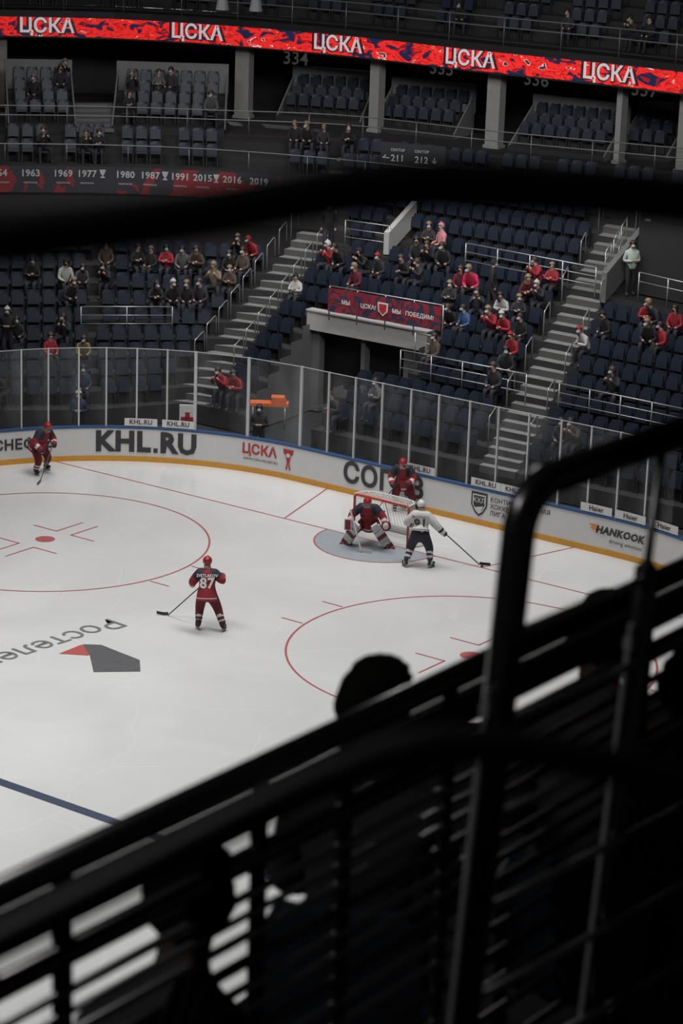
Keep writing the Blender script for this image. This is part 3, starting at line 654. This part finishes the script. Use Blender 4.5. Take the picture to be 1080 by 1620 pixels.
people=[(35,525,'dark',0),(77,547,'red',0),(108,540,'dark',0),(130,549,'yellow',0),(108,435,'white','black'),(130,430,'grey',0),(148,440,'dark',0),(172,432,'brown',0),(262,415,'red',0),(282,410,'grey',0),(316,420,'brown',0),(280,480,'black','white'),(302,478,'black',0),(345,455,'beige',0),(365,450,'brown',0),(382,453,'brown',0),(398,460,'red','white'),(372,405,'black',0),(393,398,'red','red'),(420,382,'red',0),(442,380,'grey',0),(432,398,'red',0),(445,463,'white','black'),(515,425,'red','white'),(545,412,'black',0),(575,432,'black','black'),
(668,425,'dark',0),(688,382,'dark',0),(707,392,'pink','pink'),(697,425,'dark',0),(746,468,'hotpink',0),(726,458,'maroon',0),(718,495,'black',0),(741,503,'blue',0),(800,497,'white',0),(790,535,'red',0),(803,540,'red','white'),(825,545,'red','red'),(855,482,'dark','white'),(847,445,'red',0),(888,450,'red',0),(912,457,'red','white'),(905,550,'white','red'),(970,537,'black','black'),(1030,510,'red',0),(1042,475,'dark',0),(1073,517,'red',0),(690,572,'brown',0),(793,592,'dark',0),(815,602,'dark',0),(960,630,'dark',0),
(350,602,'red',0),(366,608,'red',0),(405,672,'dark',0),(495,672,'dark',0),(530,690,'dark',0),(900,693,'dark',0),(925,693,'brown',0),(8,648,'black',0),(606,640,'grey',0),(125,650,'navy',0),
(143,240,'black',0),(165,238,'black',0),(50,158,'black',0),(92,130,'dark',0),(118,132,'black',0),(195,132,'dark',0),(250,133,'grey',0),(265,136,'dark',0),(345,188,'grey',0),(210,190,'black',0),(415,262,'black',0),(500,212,'black',0),(525,222,'dark',0),(540,220,'black',0),(425,228,'dark',0),(446,232,'black',0),(70,240,'black',0),(990,70,'dark',0),(1030,75,'black',0),(730,52,'black',0),(890,60,'dark',0),(640,452,'black',0),(705,480,'dark',0),(835,530,'black',0),(870,470,'maroon',0),(1055,545,'red',0),(262,480,'dark',0),(655,400,'dark',0),
(330,470,'dark',0),(410,420,'black',0),(455,400,'red',0),(355,415,'black',0),(95,455,'dark',0),(220,430,'black',0),(560,445,'maroon',0),(590,420,'dark','red'),(675,395,'black',0),(765,490,'dark',0),(815,510,'dark',0),(880,480,'red',0),(1020,530,'dark',0),(60,440,'black',0),(245,405,'black',0),(385,470,'black',0)]
cn=dict(black='black',dark='dark grey',grey='grey',brown='brown',beige='beige',red='red',maroon='maroon',pink='pale pink',hotpink='bright pink',white='white',navy='navy',blue='blue',yellow='yellow')
for i,(px,py,c,hat) in enumerate(people):
    s=min((s for s in seats if not s['occ']),key=lambda s:(s['x']-px)**2+(s['y']-py)**2)
    if (s['x']-px)**2+(s['y']-py)**2>40**2: continue
    s['occ']=True; k=(i*5+len(c))%8
    lab='seated person in %s jacket%s'%(cn[c],' and %s hat'%cn[hat] if hat else ' among navy seats')
    place_person(PM,k,s['p'],s['ang']+random.uniform(-.5,.5),c,lab,'seated spectators',hat or None,(i%3!=1),scale=random.uniform(.92,1.06))
def standp(px,py,c,lab,ang=0.,k=0,hat=None,z=None,pants=None):
    p=T(px,py) if z is None else G(px,py,z)
    return place_person(ST,k,p,ang,c,lab,None,hat,True,pants)
AC=math.atan2(-.78,.56)-math.pi/2
standp(995,468,'mint','person standing in pale jacket and black trousers on landing',AC+.2,1,z=4.80,pants='black')
standp(776,497,'black','person in long black coat standing among seats',AC+1.5,0,'black')
standp(518,402,'black','person in dark clothes standing beside aisle stairs',AC,0,'black')
standp(603,640,'black','person in black standing by the tunnel entrance',AC+.6,1,z=.1)
standp(12,570,'black','person in black jacket with pale cap standing in row',AC,1,'white')
standp(124,705,'navy','person in navy jacket standing behind the rink glass',AC,1,'white',z=.1)
standp(408,728,'black','person in black standing behind the rink glass',AC,1,z=.1)
seats.sort(key=lambda s:s['d'])
for s in seats[:300]:
    o=obj('stadium_seat',SME[1 if s['occ'] else 0],label='dark navy plastic folding stadium seat'+(' with person on it' if s['occ'] else ', empty and folded up'),cat='seat',group='navy stadium seats')
    o.location=s['p']; o.rotation_euler=(0,0,s['ang'])
mb=MB()
for s in seats[300:]:
    src=SM[1 if s['occ'] else 0]; ca,sa=math.cos(s['ang']),math.sin(s['ang']); i=len(mb.v); p=s['p']
    mb.v+=[(p.x+x*ca-y*sa,p.y+x*sa+y*ca,p.z+z) for x,y,z in src.v]; mb.f+=[tuple(i+a for a in f) for f in src.f]; mb.m+=src.m
if mb.v: obj('distant_stadium_seats',mb.mesh('distant_stadium_seats',[M_seat,M_leg]),label='rows of dark navy seats in the far tiers',cat='seats',kind='stuff')
p=G(296,690,.6); mb=MB(); mb.box((0,0,.5),.5,.05,1.0); o=obj('first_aid_sign',mb.mesh('first_aid_sign',[M_white]),label='white first aid panel with red cross behind glass',cat='sign'); o.location=p; o.rotation_euler=(0,0,.62)
mb=MB(); mb.box((0,-.04,.55),.14,.02,.44); mb.box((0,-.04,.55),.4,.02,.14); obj('red_cross',mb.mesh('red_cross',[M_red]),o)
p=G(425,675,.6); st_=bpy.data.objects.new('stretcher',None); COL.objects.link(st_); st_['label']='orange stretcher on steel legs behind the glass'; st_['category']='stretcher'
mb=MB(); mb.box((0,0,.75),1.2,.45,.1,m=0); mb.box((.3,0,.9),.4,.4,.2,z=(-.4,0,1),m=0); obj('stretcher_bed',mb.mesh('stretcher_bed',[cloth('orange')]),st_)
for x in(-.5,.5):
    for y in(-.18,.18): tubeobj('leg',[(x,y,0),(x,y,.75)],.03,M_steel,st_)
st_.location=p; st_.rotation_euler=(0,.0,.6)
# ---------------------------------------------------------------- goal
goal=bpy.data.objects.new('hockey_goal',None); COL.objects.link(goal); goal['label']='red steel ice hockey goal with white net'; goal['category']='goal'
M_post=mat('red_goal_post',(.5,.05,.05),.35); M_net=mat('white_net_cord',(.55,.55,.55),.8)
mb=MB(); x0=.915; H=1.22
mb.tube([(-x0,0,0),(-x0,0,H-.06),(-x0+.06,0,H),(x0-.06,0,H),(x0,0,H-.06),(x0,0,0)],.035,8)
obj('post_frame',mb.mesh('post_frame',[M_post],True),goal)
base=[(-x0,0,.03),(-x0-.15,.5,.03),(-x0+.0,.95,.03),(-.4,1.12,.03),(.4,1.12,.03),(x0,.95,.03),(x0+.15,.5,.03),(x0,0,.03)]
top=[(-x0,0,H),(-x0+.03,.3,H),(-x0+.2,.5,H),(-.35,.56,H),(.35,.56,H),(x0-.2,.5,H),(x0-.03,.3,H),(x0,0,H)]
mb=MB(); mb.tube(base,.03,6); mb.tube(top,.025,6); mb.tube([base[3],top[3]],.02,6); mb.tube([base[4],top[4]],.02,6); mb.tube([(0,.56,H),(0,0,H)],.015,6)
mb.box((0,1.08,.12),1.4,.08,.2)
obj('rear_frame',mb.mesh('rear_frame',[mat('white_goal_padding',(.6,.6,.6),.6)],True),goal)
mb=MB()
def pl(P,t):
    P=[V(p) for p in P]; c=[0]
    for a,b in zip(P,P[1:]): c.append(c[-1]+(b-a).length)
    d=t*c[-1]; i=0
    while i<len(c)-2 and c[i+1]<d: i+=1
    return P[i].lerp(P[i+1],(d-c[i])/(c[i+1]-c[i]))
N1,N2=34,13
for i in range(N1+1): mb.tube([pl(base,i/N1),pl(top,i/N1)],.006,3)
for j in range(1,N2): mb.tube([pl(base,i/24).lerp(pl(top,i/24),j/N2) for i in range(25)],.006,3)
for i in range(1,18): 
    x=-x0+2*x0*i/18; y=.56 if abs(x)<.4 else .56-.3*(abs(x)-.4)
    mb.tube([(x,0,H),(x,y,H)],.006,3)
for j in range(1,6): mb.tube([(-x0+.03,j*.1,H),(x0-.03,j*.1,H)],.006,3)
obj('net',mb.mesh('net',[M_net]),goal)
# ---------------------------------------------------------------- hockey players
RP=dict(pel=.19,spi=.19,che=.21,nec=.09,hea=.095,cro=.075,chn=.05,shL=.145,shR=.145,elL=.115,elR=.115,wrL=.085,wrR=.085,haL=.078,haR=.078,hiL=.165,hiR=.165,knL=.12,knR=.12,anL=.078,anR=.078,toL=.05,toR=.05)
M_jr=mat('red_jersey',(.24,.015,.024),.8,var=.2); M_jn=mat('dark_navy_jersey',(.018,.018,.03),.8); M_jw=mat('white_jersey',(.55,.54,.53),.8); M_skb=mat('black_skate',(.015,.015,.016),.4); M_glv=mat('black_glove',(.02,.018,.02),.7)
M_rp=mat('dark_red_pants',(.11,.008,.014),.8)
def helm(J,mt,cage=False,par=None):
    h=V(J['hea']); f=V(J['face']).normalized(); x=V((f.y,-f.x,0)).normalized(); z=x.cross(f).normalized(); mb=MB()
    mb.ell(h+z*.035-f*.01,.118,.14,.125,18,12,0,cond=lambda l:(l[2]>.12 or (l[1]<.1 and l[2]>-.55)),x=x,y=f,z=z)
    mb.box(h+z*.15,.05,.16,.03,x=x,z=z,m=0,taper=.7)
    o=obj('helmet',mb.mesh('helmet',[mt],True),par)
    mb=MB()
    if cage:
        for k in range(-3,4): mb.tube([h+f*.10+x*k*.025+z*.06,h+f*.14+x*k*.022-z*.02,h+f*.12+x*k*.02-z*.1],.005,4)
        for k in range(-1,4): mb.tube([h+x*.1+f*.05-z*k*.03,h+f*.14-z*k*.03,h-x*.1+f*.05-z*k*.03],.005,4)
        obj('face_cage',mb.mesh('face_cage',[M_steel]),par)
    else:
        mb.ell(h+f*.03+z*.02,.112,.125,.075,14,8,0,cond=lambda l:l[1]>.35 and abs(l[2])<.6,x=x,y=f,z=z)
        obj('visor',mb.mesh('visor',[M_glass],True),par)
def skates(J,par,mt):
    for s in'LR':
        a=V(J['an'+s]);t=V(J['to'+s]); f=(t-a); f.z=0; f.normalize(); x=V((f.y,-f.x,0)); mb=MB()
        c=V((a.x,a.y,0))
        mb.ell(c+f*.05+V((0,0,.12)),.05,.15,.05,12,8,0,x=x,y=f); mb.tube([c+V((0,0,.12)),c+V((0,0,.28))-f*.01],[.055,.06],10,0)
        mb.box(c+f*.05+V((0,0,.055)),.02,.24,.05,x=x,m=1); mb.box(c+f*.05+V((0,0,.018)),.006,.29,.034,x=x,m=1)
        obj('skate',mb.mesh('skate',[mt,M_steel],True),par)
def onback(mesh,J,body_t,size,zc,mt,par,bold=.03,name='jersey_number'):
    bv=BVHTree.FromPolygons([v.co[:] for v in mesh.vertices],[p.vertices[:] for p in mesh.polygons])
    vs,fs=tmesh(body_t,size,bold); cx=J['che'][0]; mb=MB()
    def hit(x,z):
        h=bv.ray_cast(V((x,-1.5,z)),V((0,1,0))); return h[0].y if h[0] else None
    hz_=[(z,hit(cx,z)) for z in(zc-.16,zc-.08,zc,zc+.08,zc+.16)]; hz_=[h for h in hz_ if h[1] is not None]
    A=np.polyfit([h[0]-zc for h in hz_],[h[1] for h in hz_],1)
    e=[hit(cx+s*.14,zc) for s in(-1,1)]; e=[q for q in e if q is not None]; q2=max(0,((sum(e)/len(e))-A[1])/.0196) if e else 1.
    mx=min(h[1]-(A[0]*(h[0]-zc)+A[1]) for h in hz_)
    def fn(x,y): return V((cx+x,A[0]*y+A[1]+mx+min(q2,2.)*.7*x*x-.03,zc+y))
    add_mapped(mb,vs,fs,fn); obj(name,mb.mesh(name,[mt]),par)
def stick(a,b,blade,label,mt=None,w=.028,bm=None):
    a=V(a);b=V(b); d=(b-a).normalized(); bd=V(blade).normalized()
    e=bpy.data.objects.new('hockey_stick',None); COL.objects.link(e); e.location=b; e['label']=label; e['category']='hockey stick'
    mb=MB(); c=(a-b)/2; side=d.cross(bd).normalized(); mb.box(c,w,w*.75,(a-b).length,z=-d,x=side); obj('shaft',mb.mesh('shaft',[mt or M_txt]),e)
    mb=MB(); z=V((0,0,1)); P=[V((0,0,.0)),bd*.12+V((0,0,-.01)),bd*.30+side*.02]
    for i in range(2):
        p,q=P[i],P[i+1]
        s_=bd.cross(z).normalized()*.008
        for sg in(-1,1): mb.poly([p+s_*sg,q+s_*sg,q+s_*sg+z*.075,p+s_*sg+z*.075])
        mb.poly([p-s_+z*.075,p+s_+z*.075,q+s_+z*.075,q-s_+z*.075]); mb.poly([q-s_,q+s_,q+s_+z*.075,q-s_+z*.075])
    obj('blade',mb.mesh('blade',[bm or M_skb]),e); return e
def player(J,loc,ang,top,pants,sock,glove,hel,label,num=None,nm=None,numc=None,cage=False,stm=None,Rd=RP,skm=None,hem=1.,kneedark=False):
    st=stm or M_jw
    def mf(c,e,t,mi):
        k=e-6
        if k>=0:
            q=k%8
            if q==2 and .35<t<.62: return 4
            if q==0: return 6
            if q==1 and t<.5: return 6
            if q==5 and t>.7 and not kneedark: return 5
            if q==6:
                if kneedark and t<.2: return 1
                if .36<t<.5 or .62<t<.76: return 4
                return 5
            if q==3: return 7
        if e==2: return 6
        if kneedark and e==0 and t<.35: return 1
        return mi
    me=body(J,Rd,[top,pants,M_skin,M_skb,st,sock,(M_jn if top is M_jr else top),glove],2,mf,'hockey_player')
    o=obj('hockey_player',me,label=label,cat='hockey player'); o.location=loc; o.rotation_euler=(0,0,ang)
    helm(J,hel,cage,o); skates(J,o,skm or M_skb)
    p=V(J['pel']); s_=V(J['spi']); d=(s_-p).normalized(); p=p+d*.15*(1-hem); mb=MB()
    mb.tube([s_+d*.02,s_.lerp(p,.5),p+d*.0,p-d*.06-V((0,.0,.02)),p-d*.09-V((0,0,.02)),p-d*.15*hem-V((0,0,.02))] if hem==1 else [s_+d*.04,s_.lerp(p,.5),p,p-d*.03,p-d*.05,p-d*.07],[.185,.215,.245,.258,.262,.265] if hem==1 else [.19,.21,.235,.242,.245,.25],20,0,caps=False,ms=[0,0,0,1,0])
    obj('jersey_hem',mb.mesh('jersey_hem',[top,st],True),o)
    if num: onback(me,J,num,.35,J['che'][2]-.10,numc or M_white,o,.03)
    if nm: onback(me,J,nm,.095,J['che'][2]+.09,numc or M_white,o,.01,'lettering')
    return o
def loc2w(o_loc,ang,p):
    c,s=math.cos(ang),math.sin(ang); return V((o_loc.x+p[0]*c-p[1]*s,o_loc.y+p[0]*s+p[1]*c,p[2]+o_loc.z))
def ang_of(dx,dy): return math.atan2(dy,dx)-math.pi/2
SRr=V((.81,.585,0)); SFw=V((-.585,.81,0))
def face(rx,fy): d=SRr*rx+SFw*fy; return ang_of(d.x,d.y)
M_redhelm=mat('red_helmet',(.30,.02,.025),.3); M_whelm=mat('white_helmet',(.6,.6,.6),.3)
J=dict(pel=(0,0,.93),spi=(0,.05,1.12),che=(0,.13,1.34),nec=(0,.18,1.53),hea=(0,.23,1.68),cro=(0,.22,1.75),face=(.1,1,-.2),
 shL=(-.2,.12,1.42),elL=(-.36,.12,1.2),wrL=(-.36,.36,1.05),haL=(-.36,.45,1.0),shR=(.2,.12,1.42),elR=(.42,.0,1.24),wrR=(.40,.12,1.38),haR=(.30,.25,1.33),
 hiL=(-.13,0,.88),knL=(-.17,.12,.5),anL=(-.20,-.02,.13),toL=(-.23,.12,.06),hiR=(.13,0,.88),knR=(.28,.10,.52),anR=(.42,-.12,.13),toR=(.47,.02,.06))
l=G(326,996); l.z=0.0; an=face(-.05,1)
player(J,l,an,M_jr,M_rp,M_rp,M_glv,M_redhelm,'ice hockey player in red jersey number 87 seen from behind',num='87',nm='SVETLAKOV')
stick(loc2w(l,an,(.15,.38,1.30)),G(266,973,.02),(-.8,-.45,0),'black hockey stick held low towards the ice')
J=dict(pel=(0,0,.86),spi=(0,.1,1.04),che=(0,.26,1.22),nec=(0,.36,1.38),hea=(0,.44,1.50),cro=(0,.44,1.57),face=(.2,1,-.3),
 shL=(-.2,.28,1.28),elL=(-.34,.32,1.02),wrL=(-.16,.55,.95),haL=(-.08,.62,.92),shR=(.2,.28,1.28),elR=(.36,.22,1.02),wrR=(.28,.46,.86),haR=(.22,.54,.8),
 hiL=(-.14,0,.82),knL=(-.26,.18,.46),anL=(-.42,-.12,.14),toL=(-.44,.02,.07),hiR=(.14,0,.82),knR=(.2,.28,.48),anR=(.2,.12,.13),toR=(.22,.28,.06))
l=G(60,748); an=face(.75,-.65)
player(J,l,an,M_jr,M_rp,M_rp,M_glv,M_redhelm,'ice hockey player in red jersey skating along the boards')
stick(loc2w(l,an,(-.05,.6,.98)),G(63,763,.02),(.5,-.8,0),'hockey stick held in front of the skater')
J2=dict(J); J2['face']=(-.3,1,-.3)
l=G(636,806); l.z=0; an=face(-.1,-1)
player(J2,l,an,M_jr,M_rp,M_rp,M_glv,M_redhelm,'ice hockey player in red jersey standing behind the goal')
stick(loc2w(l,an,(.1,.58,1.0)),loc2w(l,an,(.75,.55,.02)),(.7,.5,0),'hockey stick held behind the goal')
J=dict(pel=(0,0,.92),spi=(0,.08,1.11),che=(0,.17,1.32),nec=(0,.22,1.5),hea=(-.03,.27,1.65),cro=(-.03,.26,1.72),face=(-.5,1,-.25),
 shL=(-.2,.15,1.40),elL=(-.4,.18,1.17),wrL=(-.3,.42,1.04),haL=(-.2,.48,1.02),shR=(.2,.17,1.38),elR=(.44,.12,1.14),wrR=(.62,.18,.94),haR=(.7,.2,.88),
 hiL=(-.14,0,.86),knL=(-.25,.12,.49),anL=(-.34,-.08,.13),toL=(-.43,.04,.06),hiR=(.14,0,.86),knR=(.26,.14,.5),anR=(.30,.0,.13),toR=(.40,.12,.06))
l=G(662,897); l.z=0; an=face(.12,1)
player(J,l,an,M_jw,M_jn,M_jw,M_glv,M_whelm,'ice hockey player in white jersey number 91 with dark shorts',num='91',nm='MARENKO',numc=M_txt,stm=mat('dark_stripe',(.03,.02,.025),.8),hem=0.,kneedark=True)
stick(loc2w(l,an,(.55,.2,1.02)),G(758,893,.02),(.6,.35,0),'black hockey stick reaching out over the ice')
J=dict(pel=(0,0,.66),spi=(0,.12,.85),che=(0,.26,1.04),nec=(0,.36,1.19),hea=(0,.44,1.32),cro=(0,.44,1.39),face=(0,1,-.25),
 shL=(-.22,.28,1.12),elL=(-.44,.3,.9),wrL=(-.53,.46,.74),haL=(-.56,.54,.72),shR=(.22,.28,1.12),elR=(.46,.3,.88),wrR=(.45,.5,.72),haR=(.45,.58,.68),
 hiL=(-.15,.0,.63),knL=(-.31,.32,.49),anL=(-.50,.14,.13),toL=(-.57,.28,.06),hiR=(.15,0,.63),knR=(.31,.32,.49),anR=(.50,.14,.13),toR=(.57,.28,.06))
RG=dict(RP); RG.update(pel=.22,spi=.22,che=.235,haL=.06,haR=.06,knL=.12,knR=.12)
l=G(583,861); l.z=0; an=face(-.2,-1)
M_pad=mat('white_leg_pad',(.55,.54,.53),.5); M_padr=mat('dark_red_pad',(.16,.012,.018),.5)
g=player(J,l,an,M_jr,M_rp,M_jr,M_glv,M_redhelm,'goaltender in red jersey crouching with white leg pads',cage=True,Rd=RG)
for s,sg in(('L',-1),('R',1)):
    k=V(J['kn'+s]);a_=V(J['an'+s]); mb=MB(); z=(k-a_).normalized(); f=V((sg*.25,1,.3)).normalized(); x=f.cross(z).normalized(); f=z.cross(x)
    c=a_.lerp(k,.5)+f*.12
    for q in range(7):
        t=-.4+q*.135; bulge=.03 if q in(4,5) else 0
        mb.box(c+z*t+f*bulge,.28 if q<6 else .25,.11,.128,x=x,z=z,m=0 if q not in(1,4) else 1)
    mb.box(c+z*.48+f*.03,.22,.1,.2,x=x,z=z,m=0,taper=.85); mb.box(c-z*.42+f*.05,.22,.14,.1,x=x,z=z,m=1)
    obj('leg_pad',mb.mesh('leg_pad',[M_pad,M_padr]),g)
mb=MB(); mb.box((.47,.66,.72),.2,.05,.32,m=0); mb.box((.47,.69,.72),.15,.02,.27,m=1); obj('blocker_glove',mb.mesh('b',[M_pad,M_padr]),g)
mb=MB(); mb.ell((-.58,.62,.76),.14,.07,.15,14,10,1); mb.ell((-.58,.66,.77),.09,.05,.1,12,8,0); obj('catching_glove',mb.mesh('c',[M_pad,M_padr],True),g)
stick(loc2w(l,an,(.43,.62,1.14)),loc2w(l,an,(.05,.80,.03)),tuple(loc2w(V((0,0,0)),an,(-1,.1,0))),'wide white goaltender stick resting on the ice',M_pad,.05,M_pad)
mb=MB(); mb.tube([(0,0,0),(0,0,.025)],.038,16); o=obj('puck',mb.mesh('puck',[M_skb]),label='small black rubber puck on the ice',cat='puck'); o.location=G(762,896,.008)
# ---------------------------------------------------------------- near stand
ZN=16.85
poly=[(-300,1690),(150,1660),(300,1640),(480,1510),(560,1380),(700,1150),(1140,1085),(1500,1100),(1700,2600),(500,2600),(-300,2600)]
mb=MB(); P=[G(x,y,ZN) for x,y in poly]; mb.poly(P,0); mb.poly([p-V((0,0,.35)) for p in P][::-1],0)
for p,q in zip(P,P[1:]+P[:1]): mb.poly([p,q,q-V((0,0,.35)),p-V((0,0,.35))],0)
bt_=obj('balcony_terrace',mb.mesh('balcony_terrace',[mat('dark_balcony_floor',(.02,.02,.022),.7)]),label='black balcony slab carrying dark spectators and railings',cat='balcony')
c_=G(1000,2100,ZN); mb=MB(); mb.box((c_.x,c_.y,(ZN-.3)/2),.8,.8,ZN-.3); mb.box((c_.x,c_.y,.1),1.,1.,.2); obj('support_column',mb.mesh('support_column',[M_black]),bt_)
fx=V((fw[0],fw[1],0)).normalized(); rx_=V((rt[0],rt[1],0)); c0=V((CP[0],CP[1],0)); ZV=19.15
mb=MB(); P=[c0+rx_*a+fx*b+V((0,0,ZV)) for a,b in((-4,-3),(4,-3),(4,2.75),(-4,2.75))]; mb.poly(P); mb.poly([p-V((0,0,.3)) for p in P][::-1])
for p,q in zip(P,P[1:]+P[:1]): mb.poly([p,q,q-V((0,0,.3)),p-V((0,0,.3))])
obj('viewing_platform',mb.mesh('viewing_platform',[M_black]),label='black viewing platform floor with curved tubes standing on it',cat='platform')
NS=(body(seated(.10,0),RC,[cloth('black'),M_pants,M_skin,M_shoe],2),seated(.10,0)); NS2=(body(seated(.34,0,.2),RC,[cloth('black'),M_pants,M_skin,M_shoe],2),seated(.34,0,.2))
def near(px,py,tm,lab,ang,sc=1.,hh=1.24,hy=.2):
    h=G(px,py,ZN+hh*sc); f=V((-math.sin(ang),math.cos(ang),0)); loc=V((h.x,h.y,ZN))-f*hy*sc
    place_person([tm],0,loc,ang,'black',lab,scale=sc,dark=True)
    o=obj('stadium_seat',SME[1],label='dark plastic seat under a seated spectator',cat='seat',group='balcony seats'); o.location=loc; o.rotation_euler=(0,0,ang); o.scale=(sc,)*3
an=ang_of(-.45,.89)
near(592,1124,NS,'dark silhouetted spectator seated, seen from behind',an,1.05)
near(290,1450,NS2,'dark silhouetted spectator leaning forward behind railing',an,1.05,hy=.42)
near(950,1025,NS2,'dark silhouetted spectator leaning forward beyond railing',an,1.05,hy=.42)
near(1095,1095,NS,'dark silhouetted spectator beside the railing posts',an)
zr=CP[2]-.437*5.4
A=G(-60,1440,zr); B=G(1140,872,zr); dr=(B-A).normalized()
e=bpy.data.objects.new('balcony_railing',None); COL.objects.link(e); e.location=A; e['label']='black balcony railing with broad handrail and thin bars'; e['category']='railing'
inv=-A; dn=V((0,0,-1))
tubeobj('handrail',[A+inv,B+inv],.036,M_pipe,e,16)
mb=MB(); mb.box((A+B)/2+inv+dn*.105,(B-A).length,.02,.09,x=dr); mb.box((A+B)/2+inv+dn*.06,(B-A).length,.03,.01,x=dr); obj('smoked_panel',mb.mesh('smoked_panel',[mat('smoked_panel',(.07,.07,.072),.25,.6)]),e)
for zz,r in((.225,.030),(.32,.012),(.375,.010),(.43,.012),(.50,.016),(.57,.012),(.63,.012),(.70,.016),(.77,.012),(.84,.012),(.93,.016),(1.02,.012),(1.12,.014),(1.25,.014),(1.42,.014)):
    tubeobj('bar',[A+inv+dn*zz,B+inv+dn*zz],r,M_pipe if r>.015 else M_pipe2,e,12)
for px in(-20,100,405,540,700,1010):
    best=min(range(400),key=lambda k:abs(pix(A.lerp(B,k/399)+dn*.5)[0]-px)); p=A.lerp(B,best/399)+inv
    hh=zr-ZN; mb=MB(); mb.box(p+dn*hh/2,.05,.018,hh,x=dr); mb.box(p+dn*(hh-.01),.12,.08,.02,x=dr); obj('post',mb.mesh('post',[M_pipe]),e)
zt_=CP[2]-.2738*5.5
a=G(1160,655,zt_); b=G(872,756,zt_); d0=(b-a).normalized(); HL=zt_-ZN; SL=rx_*(-.055)
e=bpy.data.objects.new('aisle_barrier',None); COL.objects.link(e); e.location=b; e['label']='thick black tube barrier with rounded corner and posts'; e['category']='barrier'
R_=.12; pts=[a-b]
for k in range(11):
    t=k/10*math.pi/2; pts.append(d0*R_*math.sin(t)-V((0,0,1))*R_*(1-math.cos(t)))
def leg(z): return d0*R_+SL*(z-R_)-V((0,0,z))
pts.append(leg(HL))
tubeobj('tube_frame',pts,.038,M_pipe,e,20)
best=min(range(300),key=lambda k:abs(pix(a.lerp(b,k/299)+V((0,0,-.3)))[0]-1036)); pm=a.lerp(b,best/299)-b
tubeobj('post',[pm,pm+SL*.3-V((0,0,.3)),pm+SL*.32-V((0,0,.32)),pm+SL*HL-V((0,0,HL))],[.011,.011,.029,.029],M_pipe,e,14)
for zz in(.34,.55,.78,1.01,1.24,1.47):
    tubeobj('bar',[a-b-V((0,0,zz)),leg(zz)],.011,M_pipe2,e,10)
M_strip=mat('painted_highlight',(.45,.45,.45),.45,.6)  # pale strips put in as painted highlights along the post edges
for q_,nm_ in((leg,'edge_highlight'),(lambda z:pm+SL*z-V((0,0,z)),'edge_highlight')):
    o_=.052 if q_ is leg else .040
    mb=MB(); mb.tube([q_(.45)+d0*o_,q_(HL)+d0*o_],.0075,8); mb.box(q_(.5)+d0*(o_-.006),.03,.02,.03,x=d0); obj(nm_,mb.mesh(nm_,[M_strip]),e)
def nrail(ptsD,r,lab):
    P=[D(*p) for p in ptsD]; P=[V((P[0].x,P[0].y,ZV))]+P+[V((P[-1].x,P[-1].y,ZV))]; o=P[0]; mb=MB(); mb.tube([p-o for p in P],r,16); e=obj('curved_barrier_tube',mb.mesh('curved_barrier_tube',[mat('matt_black_tube',(.006,.006,.006),.5)],True),label=lab,cat='barrier'); e.location=o
nrail([(x,y,2.3) for x,y in[(-420,1760),(-220,1610),(0,1492),(180,1400),(350,1312),(480,1248),(600,1200),(700,1178),(800,1180),(900,1196),(1000,1218),(1090,1243),(1240,1290),(1420,1400)]],.018,'slim black curved tube crossing close to viewer')
nrail([(x,y,2.0) for x,y in[(-420,480),(-220,405),(0,380),(150,362),(300,342),(430,320),(560,298),(700,290),(850,298),(980,308),(1090,318),(1250,345),(1420,420)]],.021,'thick black curved tube crossing close to viewer')
for px,py in((352,4),(405,6)):
    p=D(px,py,88); mb=MB(); mb.tube([(0,0,-.25),(0,0,.2)],[.24,.16],12,0); mb.tube([(0,0,.2),(0,0,31.7-p.z)],.02,5,0); mb.box((0,0,.25),.5,.06,.06)
    o=obj('hanging_spotlight',mb.mesh('hanging_spotlight',[M_wallg]),label='grey spotlight hanging on a cable above the stands',cat='lamp',group='hanging spotlights'); o.location=p
mb=MB(); mb.box((0,-15,32),170,150,.4); obj('ceiling',mb.mesh('ceiling',[M_black]),kind='structure')
mb=MB(); mb.box((0,62,15),170,.4,34); obj('wall_north',mb.mesh('wall_north',[M_black]),kind='structure')
mb=MB(); mb.box((-75,-10,15),.4,140,34); obj('wall_west',mb.mesh('wall_west',[M_black]),kind='structure')
# ---------------------------------------------------------------- light
w=bpy.data.worlds.new('world'); SC.world=w; w.use_nodes=True; w.node_tree.nodes['Background'].inputs[0].default_value=(.85,.9,1,1); w.node_tree.nodes['Background'].inputs[1].default_value=.018
def area(loc,sx,sy,en,spread,tgt=None,col=(1,.995,.985)):
    l=bpy.data.lights.new('arena_light','AREA'); l.shape='RECTANGLE'; l.size=sx; l.size_y=sy; l.energy=en; l.spread=math.radians(spread); l.color=col
    o=bpy.data.objects.new('arena_light',l); COL.objects.link(o); o.location=loc
    d=(V(tgt)-V(loc)) if tgt else V((0,0,-1)); o.rotation_euler=d.to_track_quat('-Z','Y').to_euler()
for y in(-2,-18,-34): area((0,y,26),22,6,1850,100)
area((-10,6,20),26,5,1300,110,(-10,14,3))
area((14,-12,25),14,5,800,60,(-14,20,8))
# far spotlight whose glow shows on the ice
PT=G(242,845); dh=V((PT.x-CP[0],PT.y-CP[1],0)); tt=17.5/CP[2]
LQ=V((PT.x+dh.x*tt,PT.y+dh.y*tt,17.5)); area(tuple(LQ),1.0,1.0,700,40,tuple(PT))
# added fill light, no real lamp, brightening the near stand
q=c0+rx_*(-5)+fx*4; area((q.x,q.y,24.5),2.,.8,55,120,tuple(c0+fx*7+V((0,0,17.8))))
